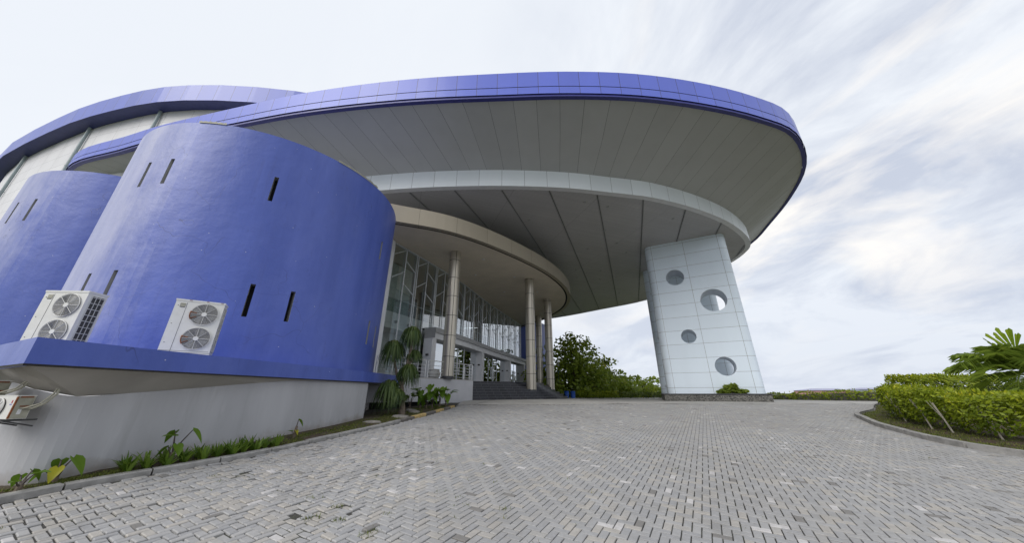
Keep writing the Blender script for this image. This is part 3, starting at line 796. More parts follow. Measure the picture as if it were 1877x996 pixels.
# curtain wall: panes, paired mullions, tree-shaped mullions with branches
PT = 4.45; s0 = sdep(23.35)
cw = MB(); n = 40; ss = np.linspace(0.1, FS[-1]-.1, n)
PP = [fpt(s)[0] for s in ss]
for i in range(n-1):
    zlo = PT if ss[i] > s0-.4 else ZP
    cw.quad([(*PP[i], zlo), (*PP[i+1], zlo), (*PP[i+1], ZC+.02), (*PP[i], ZC+.02)])
CW = cw.build('curtain_wall', M['glass'], B)
bay = 2.45; k = 0; s = .15
while s < FS[-1]-.3:
    low = PT-.05 if s > s0-.2 else ZP
    for dlt in ((-.09, .09) if s > .3 else (0.,)):
        p, a = fpt(s+dlt, .10); mm = MB(); mm.box((p[0], p[1], (low+ZC)/2), (.06, .05, ZC-low), a); mm.build('mullion', M['metal'], CW)
    sm = s+bay/2
    if sm < FS[-1]-.3:
        low = PT-.05 if sm > s0-.2 else ZP
        p, a = fpt(sm, .10); mm = MB(); mm.box((p[0], p[1], (low+ZC)/2), (.06, .05, ZC-low), a)
        pl = fpt(s+.09, .10)[0]; pr = fpt(min(s+bay-.09, FS[-1]-.01), .10)[0]
        for zl, zm in ((8.77, 9.5), (7.1, 7.87)): mm.beam((*pl, zl), (*p, zm), .045)
        for zm, zr in ((8.69, 8.12), (7.0, 6.45)): mm.beam((*p, zm), (*pr, zr), .045)
        mm.build('branched_mullion', M['metal'], CW)
    s += bay
mm = MB()
for a_, b_ in zip(ss[:-1], ss[1:]):
    mm.beam((*fpt(a_, .06)[0], ZC-.03), (*fpt(b_, .06)[0], ZC-.03), .12, .07)
mm.build('head_rail', M['metal'], CW)
p0, a0 = fpt(.02, .02)
mm = MB(); mm.box((p0[0]-.02, p0[1]-.12, (ZC+ZP)/2), (.28, .34, ZC-ZP), a0); mm.build('jamb', M['white_paint'], B)
mm = MB(); mm.ribbon([(-9.2, 18.4, -1), (p0[0]-.05, p0[1]-.2, -1)], [(-9.2, 18.4, ZC+.5), (p0[0]-.05, p0[1]-.2, ZC+.5)]); mm.build('return_wall', M['grey_paint'], B)

# lobby interior seen through the glass
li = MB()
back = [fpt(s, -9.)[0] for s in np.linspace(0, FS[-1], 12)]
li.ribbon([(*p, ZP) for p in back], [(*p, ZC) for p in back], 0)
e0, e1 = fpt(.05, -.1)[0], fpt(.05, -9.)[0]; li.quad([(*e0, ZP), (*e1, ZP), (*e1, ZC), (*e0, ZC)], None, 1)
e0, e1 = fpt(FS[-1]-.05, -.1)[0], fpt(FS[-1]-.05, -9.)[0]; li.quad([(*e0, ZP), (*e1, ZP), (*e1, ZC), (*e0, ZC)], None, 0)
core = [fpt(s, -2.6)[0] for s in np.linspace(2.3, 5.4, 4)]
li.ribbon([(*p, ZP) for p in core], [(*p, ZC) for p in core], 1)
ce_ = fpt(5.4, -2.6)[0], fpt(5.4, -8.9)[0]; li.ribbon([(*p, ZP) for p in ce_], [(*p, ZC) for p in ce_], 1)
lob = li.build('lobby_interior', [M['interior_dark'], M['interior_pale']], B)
mm = MB(); q = np.linspace(.4, FS[-1]-.5, 14)
mm.ribbon([(*fpt(s, -.7)[0], 4.05) for s in q], [(*fpt(s, -.7)[0], 5.15) for s in q]); mm.ribbon([(*fpt(s, -7.)[0], 4.05) for s in q], [(*fpt(s, -.7)[0], 4.05) for s in q])
mm.ribbon([(*fpt(s, -.7)[0], 5.15) for s in q], [(*fpt(s, -8.9)[0], 5.15) for s in q]); mm.build('mezzanine', M['white_paint'], lob)
mm = MB(); mm.ribbon([(*fpt(s, -2.2)[0], ZP) for s in (1.2, 4.4)], [(*fpt(s, -2.2)[0], 4.04) for s in (1.2, 4.4)]); mm.build('partition', M['white_paint'], lob)
mm = MB(); mm.ribbon([(*fpt(s, -.78)[0], 5.17) for s in q], [(*fpt(s, -.78)[0], 6.1) for s in q]); mm.build('glass_balustrade', glassmat('balustrade_glass', (.42, .55, .52), .08), lob)
mm = MB()
for a_, b_ in zip(q[:-1], q[1:]): mm.beam((*fpt(a_, -.78)[0], 6.12), (*fpt(b_, -.78)[0], 6.12), .05)
mm.build('balustrade_rail', M['metal'], lob)
for s in (4.2, 11, 18):
    p = fpt(s, -5)[0]; mm = MB(); mm.tube([(*p, ZP), (*p, ZC)], .2, 12); mm.build('lobby_column', M['grey_paint'], lob, smooth=True)
for s, e, z1, z2 in ((3.5, 9.5, 8.7, 7.9), (3.0, 8.5, 8.2, 7.3), (6, 10, 6.4, 7.6)):
    mm = MB(); mm.beam((*fpt(s, -4.5)[0], z1), (*fpt(e, -5.5)[0], z2), .16, .3); mm.build('roof_beam', M['wood'], lob)
for s in (1.7, 3.0, 4.6, 6.2):
    p, a = fpt(s, -.4); mm = MB(); mm.box((p[0], p[1], 4.45), (.16, .22, .16), a); mm.build('spotlight', M['ac_grey'], lob)

# entrance portal: white frame standing proud of the glass, posts and glazed doors
po = MB(); q = np.linspace(s0, FS[-1]-.35, 26)
for d0, d1, z0, z1, mi in ((.75, .75, 3.72, 4.12, 0),):
    po.ribbon([(*fpt(s, .75)[0], 3.72) for s in q], [(*fpt(s, .75)[0], 4.12) for s in q], 0)
po.ribbon([(*fpt(s, .75)[0], 4.12) for s in q], [(*fpt(s, .95)[0], 4.15) for s in q], 0)
po.ribbon([(*fpt(s, .95)[0], 4.15) for s in q], [(*fpt(s, .95)[0], 4.48) for s in q], 1)
po.ribbon([(*fpt(s, .95)[0], 4.48) for s in q], [(*fpt(s, 0)[0], 4.5) for s in q], 1)
po.ribbon([(*fpt(s, .02)[0], 3.72) for s in q], [(*fpt(s, .75)[0], 3.72) for s in q], 0)
for s in (q[0], q[-1]): po.quad([(*fpt(s, .02)[0], 3.72), (*fpt(s, .95)[0], 3.72), (*fpt(s, .95)[0], 4.48), (*fpt(s, .02)[0], 4.48)], None, 1)
PO = po.build('entrance_portal', [M['white_paint'], M['grey_paint']], B)
posts = [s0+.25, sdep(32.3), sdep(41.0), sdep(47.2)]
for s in posts:
    p, a = fpt(s, .37); mm = MB(); mm.box((p[0], p[1], (ZP+3.72)/2), (.5, .745, 3.72-ZP), a); o = mm.build('portal_post', M['white_paint'], PO)
    p, a = fpt(s-.30, .42); mm = MB(); mm.box((p[0], p[1], 2.55), (.12, .18, .13), a); mm.build('wall_lamp', M['ac_dark'], o)
for i, (sa, sb) in enumerate(zip(posts, posts[1:])):
    a_, b_ = sa+.26, sb-.26
    mm = MB(); qq = np.linspace(a_, b_, 6); mm.ribbon([(*fpt(s, .12)[0], ZP+.02) for s in qq], [(*fpt(s, .12)[0], 3.71) for s in qq])
    dr = mm.build('glass_door', M['doorglass'], PO)
    c = (a_+b_)/2; mm = MB()
    for s in (c-1.3, c, c+1.3): p, a = fpt(s, .13); mm.box((p[0], p[1], (ZP+3.71)/2), (.03, .05, 3.69-ZP), a)
    mm.build('door_edge', M['metal'], dr)
    for s in (c-.16, c+.16):
        p = fpt(s, .26)[0]; p2 = fpt(s, .13)[0]; mm = MB(); mm.tube([(*p, ZP+.55), (*p, ZP+1.85)], .028, 8)
        for z in (.75, 1.65): mm.tube([(*p2, ZP+z), (*p, ZP+z)], .018, 6)
        mm.build('door_handle', M['steel'], dr, smooth=True)
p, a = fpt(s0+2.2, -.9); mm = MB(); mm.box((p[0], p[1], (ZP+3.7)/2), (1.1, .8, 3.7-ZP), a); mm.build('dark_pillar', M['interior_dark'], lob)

# two perforated piers carrying the canopy
wv = np.array((.882, -.471)); nv = np.array((.471, .882)); HWD, HT = 3.32, 1.0
PC = np.array((15.67, 26.3))+nv*HT
def stadium(c, w_, t, cr, n=9):
    pts = []
    for sx, sy, a0 in ((1, -1, -90), (1, 1, 0), (-1, 1, 90), (-1, -1, 180)):
        for k in range(n+1):
            a = R(a0+90*k/n); pts.append((sx*(w_-cr)+cr*math.cos(a), sy*(t-cr)+cr*math.sin(a)))
    return [c+p[0]*wv+p[1]*nv for p in pts]
def pier(c, holes):
    m = MB(); P = stadium(c, HWD, HT, .62)
    P = P[18:]+P[:18]
    A = [(*p, -.75) for p in P]; T2 = [(*p, ZS+.08) for p in P]
    m.ribbon(A, T2, closed=True); m.quad(T2); m.quad(A[::-1])
    o = m.build('pier', [M['pier'], M['pierhole']], B, merge=True, fixn=True)
    for (u, z, r_) in holes:
        cm = MB(); cc = c+u*wv; N = 40
        ring = lambda off: [(*(cc+off*nv+r_*math.cos(2*math.pi*k/N)*wv), z+r_*math.sin(2*math.pi*k/N)) for k in range(N)]
        a, b = ring(-HT-.6), ring(HT+.6); cm.ribbon(a, b, 1, closed=True); cm.quad(a, None, 1); cm.quad(b[::-1], None, 1)
        ct = cm.build('cutter', [M['pier'], M['pierhole']], B, merge=True, fixn=True)
        md = o.modifiers.new('hole', 'BOOLEAN'); md.object = ct; md.solver = 'EXACT'; md.operation = 'DIFFERENCE'
        dg = bpy.context.evaluated_depsgraph_get(); me = bpy.data.meshes.new_from_object(o.evaluated_get(dg), depsgraph=dg)
        o.modifiers.clear(); o.data = me; bpy.data.objects.remove(ct)
    o.data.polygons.foreach_set('use_smooth', [True]*len(o.data.polygons)); o.data.set_sharp_from_angle(angle=R(30))
    o.data.name = 'pier'
    return o
TH_ = math.atan(223/581.4)
def ray(x, y):
    X, Y = (x-938.5)/581.4, (498-y)/581.4
    return np.array([X, math.cos(TH_)-Y*math.sin(TH_), math.sin(TH_)+Y*math.cos(TH_)])
HOLES = [(-1.15, 9.72, .73), (1.37, 7.29, .96), (-.98, 4.44, .57), (1.13, 1.95, .71)]
pier(PC, HOLES)
PC2 = PC+np.array((2.3, 6.4))
rp = pier(PC2, [])
for z in (10.3, 5.45, .65):
    c = PC2-HT*nv-2.5*wv; mm = MB(); mm.lathe([(.02, .34), (.18, .29), (.30, .17), (.34, 0), (.30, -.10), (.02, -.12)], (*c, z), 18); mm.build('dome_lamp', M['pierhole'], rp, smooth=True)
m = MB(); pp = [PC-3.5*wv-1.75*nv, PC+3.45*wv-1.75*nv, PC2+3.45*wv+1.3*nv, PC2-3.5*wv+1.3*nv]
m.prism(pp, -1.0, -.12, 0); pl = m.build('pier_plinth', M['pebble'], B)
m = MB(); ppo = [PC-3.56*wv-1.81*nv, PC+3.51*wv-1.81*nv, PC2+3.51*wv+1.36*nv, PC2-3.56*wv+1.36*nv]; m.prism(ppo, -.12, -.05, 0); m.build('plinth_coping', M['wallcap'], pl)

# ------------------------------------------------------------------ railings and pots on the platform
def railing(label, pts, posts=True, z=ZP):
    t = thing('metal_railing', label, 'railing', (*pts[0], z), 'white railings on the entrance platform')
    for i, (a, b) in enumerate(zip(pts, pts[1:])):
        for h in (.12, .32, .52, .72):
            mm = MB(); mm.tube([(*a, z+h), (*b, z+h)], .016, 6); mm.build('rail', M['steel'], t, smooth=True)
        mm = MB(); mm.tube([(*a, z+1.0), (*b, z+1.0)], .028, 8); mm.build('top_rail', M['steel'], t, smooth=True)
    for p in pts:
        mm = MB(); mm.tube([(*p, z), (*p, z+1.0)], .03, 8); mm.build('post', M['steel'], t, smooth=True)
railing('white tube railing by the blue drum, behind the shaggy palm', [(-7.05, 17.15), (-6.2, 18.05), (-5.15, 19.7)])
railing('white tube railing in front of the pot and glass', [(-5.05, 19.88), (-4.02, 21.55)])
railing('white tube railing at the top of the steps, beside the round column', [(-3.93, 21.7), (-3.3, 22.75), (-2.82, 23.5)])
railing('short inner white railing turned back towards the doors', [(-3.05, 23.75), (-3.6, 25.3)])
def pot(label, x, y, s=1.):
    t = thing('planter_pot', label, 'pot', (x, y, ZP), 'round white pots on the platform')
    m = MB(); m.lathe([(.0, 0), (.24, 0), (.36, .12), (.42, .30), (.40, .46), (.33, .58), (.36, .62), (.36, .66), (.30, .66), (.28, .5), (0, .5)], (x, y, ZP), 24); m.v = [(x+(a-x)*s, y+(b-y)*s, ZP+(c-ZP)*s) for a, b, c in m.v]
    m.build('bowl', M['pot'], t, smooth=True)
    m = MB(); m.lathe([(0, .55*s), (.28*s, .54*s), (0, .53*s)], (x, y, ZP), 16); m.build('pot_soil', M['soil'], t)
pot('round white pot behind the railing between the palm and the column', -5.15, 22.05, .95)
pot('round white pot at the foot of the nearest round column', -4.35, 22.9, .9)

# ------------------------------------------------------------------ air conditioners
def fan(m_face, parent, c, r, ax_u, ax_n, rust=False):
    """round guard of wire rings over dark blades on a vertical face; ax_u across, ax_n outwards"""
    c = np.array(c); u = np.array((*ax_u, 0.)); n = np.array((*ax_n, 0.)); up = np.array((0, 0, 1.))
    P = lambda a, rr, o: c+rr*math.cos(a)*u+rr*math.sin(a)*up+o*n
    m = MB(); N = 32
    m.quad([P(2*math.pi*k/N, r, .004) for k in range(N)])
    f = m.build('fan_guard', M['ac_dark'], parent)
    m = MB()
    for k in range(4):
        a = k*math.pi/2+.4
        m.quad([P(a, r*.15, .012), P(a+.35, r*.9, .008), P(a+.95, r*.9, .016), P(a+.5, r*.15, .012)])
    m.build('fan_blades', M['ac_grey'], f)
    m = MB()
    for rr in np.linspace(.22, 1, 12):
        m.tube([P(2*math.pi*k/28, r*rr, .022) for k in range(29)], .0035 if rr < .99 else .009, 4, cap=False)
    for k in range(8): a = k*math.pi/4; m.tube([P(a, r*.16, .026), P(a, r, .026)], .0055, 4)
    m.build('wire_guard', M['ac_wire'], f)
    m = MB(); m.quad([P(2*math.pi*k/20, r*.19, .036) for k in range(20)]); m.ribbon([P(2*math.pi*k/20, r*.19, .01) for k in range(21)], [P(2*math.pi*k/20, r*.19, .036) for k in range(21)]); m.build('hub', M['ac_white'], f)
    if rust:
        m = MB()
        for a in (3.0, 3.6): m.tube([P(a, r*.55, .029), P(a, r*1.02, .029)], .010, 4)
        m.tube([P(2.9+.1*k, r, .027) for k in range(9)], .011, 4); m.build('rust_stain', M['rust'], f)
def condenser(label, x, y, rz, rust=False):
    t = thing('condenser_unit', label, 'air conditioner', (x, y, .83), 'tall condensers on the blue ledge')
    w_, h, d = .92, 1.36, .38; u = np.array((math.cos(rz), math.sin(rz))); n = np.array((math.sin(rz), -math.cos(rz)))
    o = np.array((x, y)); Q = lambda a, b, z: (*(o+a*u+b*n), .83+z)
    m = MB()
    for (a, b, z, sx, sy, sz) in ((0, 0, h/2+.04, w_, d, h-.08), (0, 0, h-.02, w_+.02, d+.02, .04), (0, 0, .04, w_+.01, d+.01, .06)):
        c = Q(a, b, z); m.box(c, (sx, sy, sz), rz)
    for a in (-.3, .3): c = Q(a, 0, .0); m.box(c, (.08, d+.04, .03), rz)
    cs = m.build('casing', M['ac_white'], t)
    m = MB()
    for a in (-w_/2+.21,): m.box(Q(a, d/2+.001, h/2), (.006, .004, h-.16), rz)
    m.box(Q(0, d/2+.001, .115), (w_-.04, .004, .006), rz)
    for z in (.3, .75, 1.2): m.box(Q(-w_/2+.06, d/2+.002, z), (.014, .006, .014), rz)
    m.build('panel_seam', M['ac_dark'], cs)
    fan(None, t, Q(.13, d/2, 1.02), .265, u, n, rust); fan(None, t, Q(.13, d/2, .42), .265, u, n, rust)
    m = MB(); m.box(Q(-.32, d/2+.003, 1.22), (.10, .006, .085), rz, 0); m.box(Q(-.32, d/2+.004, 1.165), (.09, .006, .012), rz, 1); m.build('maker_plate', [M['ac_tan'], M['ac_dark']], t)
    m = MB(); m.quad([Q(w_/2+.002, -d/2+.05, .12), Q(w_/2+.002, d/2-.09, .12), Q(w_/2+.002, d/2-.09, h-.1), Q(w_/2+.002, -d/2+.05, h-.1)])
    sg = m.build('side_coil', M['ac_dark'], t)
    m = MB()
    for k in range(9): z = .14+k*.137; m.beam(Q(w_/2+.014, -d/2+.04, z), Q(w_/2+.014, d/2-.08, z), .012)
    for b in np.linspace(-d/2+.05, d/2-.09, 4): m.beam(Q(w_/2+.010, b, .12), Q(w_/2+.010, b, h-.1), .010)
    m.build('coil_guard', M['ac_wire'], sg)
    if rust:
        m = MB()
        for a in (-.2, .12, .4): m.box(Q(a, d/2+.012, h-.012), (.05, .006, .012), rz)
        m.build('edge_rust', M['rust'], cs)
condenser('white twin-fan condenser on the ledge corner with its dark side coil showing', -10.16, 7.13, R(3))
condenser('white twin-fan condenser standing alone mid-ledge with rust round its fans', -8.0, 7.98, R(33), True)
def small_ac(label, x, y, z, rz, front=True):
    t = thing('wall_condenser', label, 'air conditioner', (x, y, z), 'small condensers bracketed under the ledge')
    u = np.array((math.cos(rz), math.sin(rz))); n = np.array((math.sin(rz), -math.cos(rz))); o = np.array((x, y))
    Q = lambda a, b, c: (*(o+.78*a*u+.78*b*n), z+.78*c)
    w_, h, d = .68, .45, .25
    m = MB(); m.box(Q(0, 0, h/2), tuple(.78*q for q in (w_, d, h)), rz, 0); m.box(Q(w_/2+.004, 0, h/2), tuple(.78*q for q in (.012, d-.02, h-.02)), rz, 1); m.box(Q(0, 0, h+.008), tuple(.78*q for q in (w_+.012, d+.012, .016)), rz, 0)
    cs = m.build('casing', [M['ac_white'], M['ac_tan']], t)
    m = MB(); m.box(Q(w_/2, d/2-.005, h/2), tuple(.78*q for q in (.03, .022, h-.02)), rz); m.box(Q(w_/2+.012, .0, h-.02), tuple(.78*q for q in (.008, d*.7, .03)), rz); m.box(Q(w_/2+.012, -.02, h*.55), tuple(.78*q for q in (.008, .13, .022)), rz); m.build('rust_streak', M['rust'], cs)
    fan(None, t, Q(-.09, d/2, h/2), .14, u, n)
    m = MB(); m.box(Q(.25, d/2+.003, h-.11), tuple(.78*q for q in (.022, .006, .06)), rz, 0); m.box(Q(.24, d/2+.003, h-.165), tuple(.78*q for q in (.05, .006, .022)), rz, 1); m.build('badge', [M['red'], M['violet']], t)
    m = MB(); m.box(Q(w_/2+.012, .02, .14), tuple(.78*q for q in (.01, .05, .10)), rz); m.build('service_label', M['white_paint'], t)
    m = MB()
    for a in (-.24, .27): m.beam(Q(a, .2, -.03), Q(a, -.32, -.03), .024); m.beam(Q(a, .12, -.04), Q(a, -.30, -.16), .022)
    m.beam(Q(-.34, .17, -.03), Q(.34, .17, -.03), .024); m.build('bracket', M['ac_dark'], t)
    m = MB(); m.tube([Q(w_/2, .02, .20), Q(w_/2+.12, .0, .22), Q(w_/2+.24, -.12, .30), Q(w_/2+.2, -.26, .50), Q(w_/2+.2, -.28, .60)], .013, 8); m.tube([Q(w_/2, -.05, .2), Q(w_/2+.13, -.08, .2), Q(w_/2+.2, -.2, .30), Q(w_/2+.25, -.29, .5), Q(w_/2+.25, -.29, .60)], .018, 8); m.build('refrigerant_pipe', M['ac_tan'], t, smooth=True)
small_ac('rust-streaked wall condenser with a fan, bracketed under the ledge at far left', -8.42, 5.80, -.40, R(-12))
small_ac('second wall condenser higher up the grey wall, cut by the left edge of the view', -9.06, 5.86, -.16, R(-12))

# ================================================================== VEGETATION
def leaf_cloud(mb, centers, size, n, rngl, flat=.6, aspect=1.8, tone=None):
    """n small leaves scattered through ellipsoidal clumps (cx,cy,cz,rx,ry,rz)"""
    wts = np.array([c[3]*c[4]*c[5] for c in centers])**.67; wts /= wts.sum()
    idx = rngl.choice(len(centers), n, p=wts)
    ctone = rngl.uniform(-.16, .16, len(centers))
    for i in idx:
        c = centers[i]; d = rngl.normal(size=3); d /= np.linalg.norm(d); rr = rngl.uniform(.35, 1.05)**.6
        p = np.array(c[:3])+d*np.array(c[3:6])*rr
        nrm = d*.5+rngl.normal(size=3)*.55+np.array((0, 0, flat)); nrm /= np.linalg.norm(nrm)
        a = np.cross(nrm, rngl.normal(size=3)); a /= np.linalg.norm(a)+1e-9; b = np.cross(nrm, a)
        s = size*rngl.uniform(.6, 1.35); l, w_ = a*s*aspect*.5, b*s*.5
        t = .60+ctone[i]+rngl.uniform(-.28, .28) if tone is None else tone+rngl.uniform(-.2, .2)
        mb.quad([p-l, p-l*.1+w_, p+l, p-l*.1-w_], None, 0, float(min(1, max(0, t))))
def tree(label, x, y, ztop, rad, n=2200, size=.34, mat='leaf_tree', seed=1, zbot=None, skew=(0, 0), tiers=5, group='trees beyond the forecourt', name='broadleaf_tree'):
    r = np.random.default_rng(seed); zb = terr(x, y)
    t = thing(name, label, 'tree', (x, y, zb), group)
    zbot = zb+1.0 if zbot is None else zbot; H = ztop-zbot
    tr = MB(); top = (x+skew[0]*.6, y, ztop-H*.2)
    path = [(x, y, zb-.2), (x+.1, y, zb+(ztop-zb)*.3), (x+skew[0]*.35, y+.1, zb+(ztop-zb)*.6), top]
    tr.tube(path, [.06*rad, .045*rad, .03*rad, .012*rad], 8)
    cl = []
    for k in range(tiers):
        f = (k+.5)/tiers; z = zbot+H*(.12+.80*f); rr = rad*(1.06-.78*f**1.35)
        m_ = max(3, int(7*(1-f*.6)))
        for j in range(m_):
            a = 2*math.pi*(j+r.uniform(-.3, .3))/m_+k; q = rr*r.uniform(.50, .92)
            c = (x+skew[0]*f+q*math.cos(a), y+skew[1]*f+q*math.sin(a), z+r.uniform(-.09, .09)*H)
            s = rr*r.uniform(.34, .52)+.12*rad
            cl.append((*c, s, s, s*r.uniform(.30, .48)))
            if f < .8: tr.tube([(x+skew[0]*f*.5, y, z-H*.10), ((x+c[0])/2, (y+c[1])/2, z-.02*H), (c[0], c[1], c[2]-.02)], [.02*rad, .012*rad, .004*rad], 5)
        cl.append((x+skew[0]*f, y+skew[1]*f, z, rr*.45, rr*.45, H*.12))
    # leafy twigs that break the outline
    for _ in range(int(16*tiers/5)):
        c = cl[r.integers(len(cl))]; d = r.normal(size=3); d[2] = abs(d[2])*.6; d /= np.linalg.norm(d)
        cl.append((*(np.array(c[:3])+d*np.array(c[3:6])*1.15), .16*rad*r.uniform(.6, 1.2), .16*rad*r.uniform(.6, 1.2), .06*rad))
    lf = MB(); leaf_cloud(lf, cl, size, n, r)
    lf.build('crown', M[mat], t); tr.build('trunk', M['bark'], t, smooth=True)
    return t
tree('tallest dark tree with tiered spreading branches beside the porch columns', 8.2, 45, 8.5, 5.4, 6500, .30, 'leaf_tree', 3, zbot=-1.4, tiers=7)
tree('bushy mid-green tree just right of the tallest tree', 13.4, 50, 5.5, 4.2, 3600, .30, 'leaf_tree', 4, zbot=-3, skew=(.8, 0))
tree('pale green round tree midway between the tallest tree and the pier', 18.2, 55, 3.9, 3.6, 2700, .30, 'leaf_tree2', 5, zbot=-3)
tree('light green tree with an open crown, third from the pier', 22.6, 60, 3.5, 3.8, 2500, .32, 'leaf_tree2', 6, zbot=-4)
tree('small olive tree low in front of the pale round tree', 15.6, 47, 2.2, 2.7, 2000, .26, 'leaf_tree', 7, zbot=-2.5)
tree('flat-topped grey-green tree close to the left side of the pier', 27.4, 66, 3.3, 3.6, 2200, .34, 'leaf_tree2', 8, zbot=-5)
tree('dark green tree half hidden behind the pier', 31.6, 70, 3.4, 3.9, 2200, .34, 'leaf_tree', 9, zbot=-5)
tree('dark distant tree rising behind the light green trees', 31.5, 92, 4.6, 5.0, 2000, .42, 'leaf_tree', 10, zbot=-5)
tree('bright low tree at the foot of the light green trees', 20.0, 50, .9, 2.5, 1500, .26, 'leaf_tree2', 11, zbot=-2.5)
tree('low olive tree just left of the pier base', 23.6, 52, .9, 2.6, 1500, .26, 'leaf_tree', 12, zbot=-2.5)
tree('dark tree behind the round porch columns, left of the tallest', 4.2, 62, 6.3, 4.4, 2600, .34, 'leaf_tree', 13, zbot=-2)
# slender, nearly bare sapling
t = thing('bare_sapling', 'thin nearly bare sapling poking above the bushy tree', 'tree', (15.6, 58, terr(15.6, 58)), 'trees beyond the forecourt')
m = MB(); x, y, z0 = 15.6, 58, terr(15.6, 58); m.tube([(x, y, z0), (x+.1, y, 5.2)], [.08, .02], 6)
lf = MB(); r = np.random.default_rng(2)
for k in range(26):
    z = r.uniform(2.4, 5.2); a = r.uniform(0, 6.28); L = r.uniform(.4, 1.0); e = (x+L*math.cos(a), y+L*math.sin(a), z+L*.6); m.tube([(x, y, z), e], [.02, .006], 4)
    leaf_cloud(lf, [(*e, .18, .18, .12)], .16, 5, r)
m.build('trunk', M['palebark'], t); lf.build('crown', M['leaf_tree2'], t)

def hedge(name, label, path, width, h0, h1, n, size, mat, stems, seed, cat='hedge', group=None, zf=None, round_=.25):
    r = np.random.default_rng(seed); P = [np.array(p, float) for p in path]
    L = np.cumsum([0]+[np.linalg.norm(b-a) for a, b in zip(P, P[1:])]); zf = zf or (lambda x, y: gz(x, y)+.08)
    def at(s):
        i = min(int(np.searchsorted(L, s, 'right'))-1, len(P)-2); t = (P[i+1]-P[i])/(L[i+1]-L[i]); return P[i]+t*(s-L[i]), np.array((-t[1], t[0]))
    t = thing(name, label, cat, (*P[0], zf(*P[0])), group)
    lf = MB()
    for _ in range(n):
        s = r.uniform(0, L[-1]); p, nn = at(s); v = r.uniform(-1, 1); u = r.uniform(0, 1)
        if r.random() < .62:       # most leaves sit near the clipped faces
            if r.random() < .55: v = math.copysign(1-abs(r.normal(0, .10)), v)
            else: u = 1-abs(r.normal(0, .07))
        taper = 1-round_*max(0, u-.6)**2*6*.4
        end = min(1, (min(s, L[-1]-s)+.12)/(.5)); wob = .10*math.sin(s*3.1+seed)+.07*math.sin(s*7.3)
        z = zf(*p)+h0+(h1-h0)*u*(.86+.14*end)+.10*math.sin(s*2.3+v*1.3)*u+r.normal(0, .03)-(.10 if u < .1 else 0)*0
        q = p+nn*(v*width/2*taper*(.55+.45*end)*(.62+.38*min(1, u*2.2))+wob*v)
        if u < .25 and r.random() < .25: continue
        c = np.array((*q, z))
        nrm = np.array((*(nn*v*.9), .55))+r.normal(size=3)*.5; nrm /= np.linalg.norm(nrm)
        a = np.cross(nrm, r.normal(size=3)); a /= np.linalg.norm(a); b = np.cross(nrm, a); sz = size*r.uniform(.6, 1.3)
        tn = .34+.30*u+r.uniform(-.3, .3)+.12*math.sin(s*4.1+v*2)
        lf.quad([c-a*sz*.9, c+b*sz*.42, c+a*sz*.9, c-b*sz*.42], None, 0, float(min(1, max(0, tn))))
    # new shoots above the clipped top
    for _ in range(int(n*.03)):
        p, nn = at(r.uniform(.1, L[-1]-.1)); c = np.array((*(p+nn*r.uniform(-.8, .8)*width/2), 0)); c[2] = zf(*p)+h1+r.uniform(-.02, .14)
        a = np.array((r.normal(0, .4), r.normal(0, .4), 1.)); a /= np.linalg.norm(a); b = np.cross(a, r.normal(size=3)); b /= np.linalg.norm(b); sz = size*.9
        lf.quad([c-a*sz, c+b*sz*.4, c+a*sz, c-b*sz*.4], None, 0, float(r.uniform(.6, 1)))
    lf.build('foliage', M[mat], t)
    for (x, y) in stems:
        z = zf(x, y)-.1; m = MB(); l = r.uniform(-.25, -.1)
        m.tube([(x, y, z), (x+l*.4, y+.05, z+.45), (x+l, y+.1, z+.95)], [.024, .02, .015], 7)
        for k in range(2): a = r.uniform(-1.5, 1.5)+1.57; m.tube([(x+l*.4, y+.05, z+.45), (x+l*.4+.2*math.cos(a), y+.3*math.sin(a), z+1.0)], [.012, .006], 5)
        m.build('stem', M['palebark'], t, smooth=True)
    return t
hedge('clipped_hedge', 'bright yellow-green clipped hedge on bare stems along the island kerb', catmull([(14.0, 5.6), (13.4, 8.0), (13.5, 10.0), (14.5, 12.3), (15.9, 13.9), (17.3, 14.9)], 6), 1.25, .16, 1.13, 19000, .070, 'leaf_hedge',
      [(13.5, 11.3), (13.25, 10.6), (13.0, 9.4), (13.1, 8.2), (14.35, 12.7)], 21)
hedge('clipped_hedge', 'taller rounded hedge mound behind the bright hedge', [(20.0, 17.2), (21.2, 17.5), (22.6, 17.5), (24.2, 17.0)], 2.0, .1, 1.50, 8000, .085, 'leaf_hedge', [], 22, round_=.5)
hedge('low_shrubbery', 'darker shrubs filling the ground under the palm', [(17.4, 9.6), (19.2, 11.4), (21.4, 13.6), (25, 15.2)], 2.6, .0, 1.25, 7500, .085, 'leaf_hedge2', [], 23, 'shrub')
hedge('low_hedge', 'low yellow-green hedge below the tallest tree', [(7.2, 39.5), (9.6, 39.6), (12.4, 39.8)], .9, .0, .62, 1500, .11, 'leaf_hedge', [], 24)
hedge('low_hedge', 'low dark hedge continuing towards the pier', [(12.7, 40), (16, 40.6), (22, 42)], 1.1, .0, .55, 1900, .12, 'leaf_hedge2', [], 25)
hedge('yellow_shrub', 'small yellow-green shrub right of the porch columns', [(4.9, 42), (6.0, 42.3)], .9, .0, 1.2, 700, .11, 'leaf_hedge', [], 26, 'shrub')
t = thing('round_bush', 'small dark bush growing on the plinth at the front of the pier', 'bush', (*(PC-1.4*nv+1.15*wv), -.05))
bc = PC-1.42*nv+1.15*wv; lf = MB(); rb = np.random.default_rng(27)
leaf_cloud(lf, [(*(bc+u*wv), z, a_, .38, c_) for u, z, a_, c_ in ((-.45, .12, .45, .20), (.5, .10, .45, .18), (.0, .32, .5, .26), (.15, .52, .26, .16), (-.25, .45, .22, .14), (.8, .12, .2, .12), (-.78, .1, .2, .12))], .11, 1500, rb)
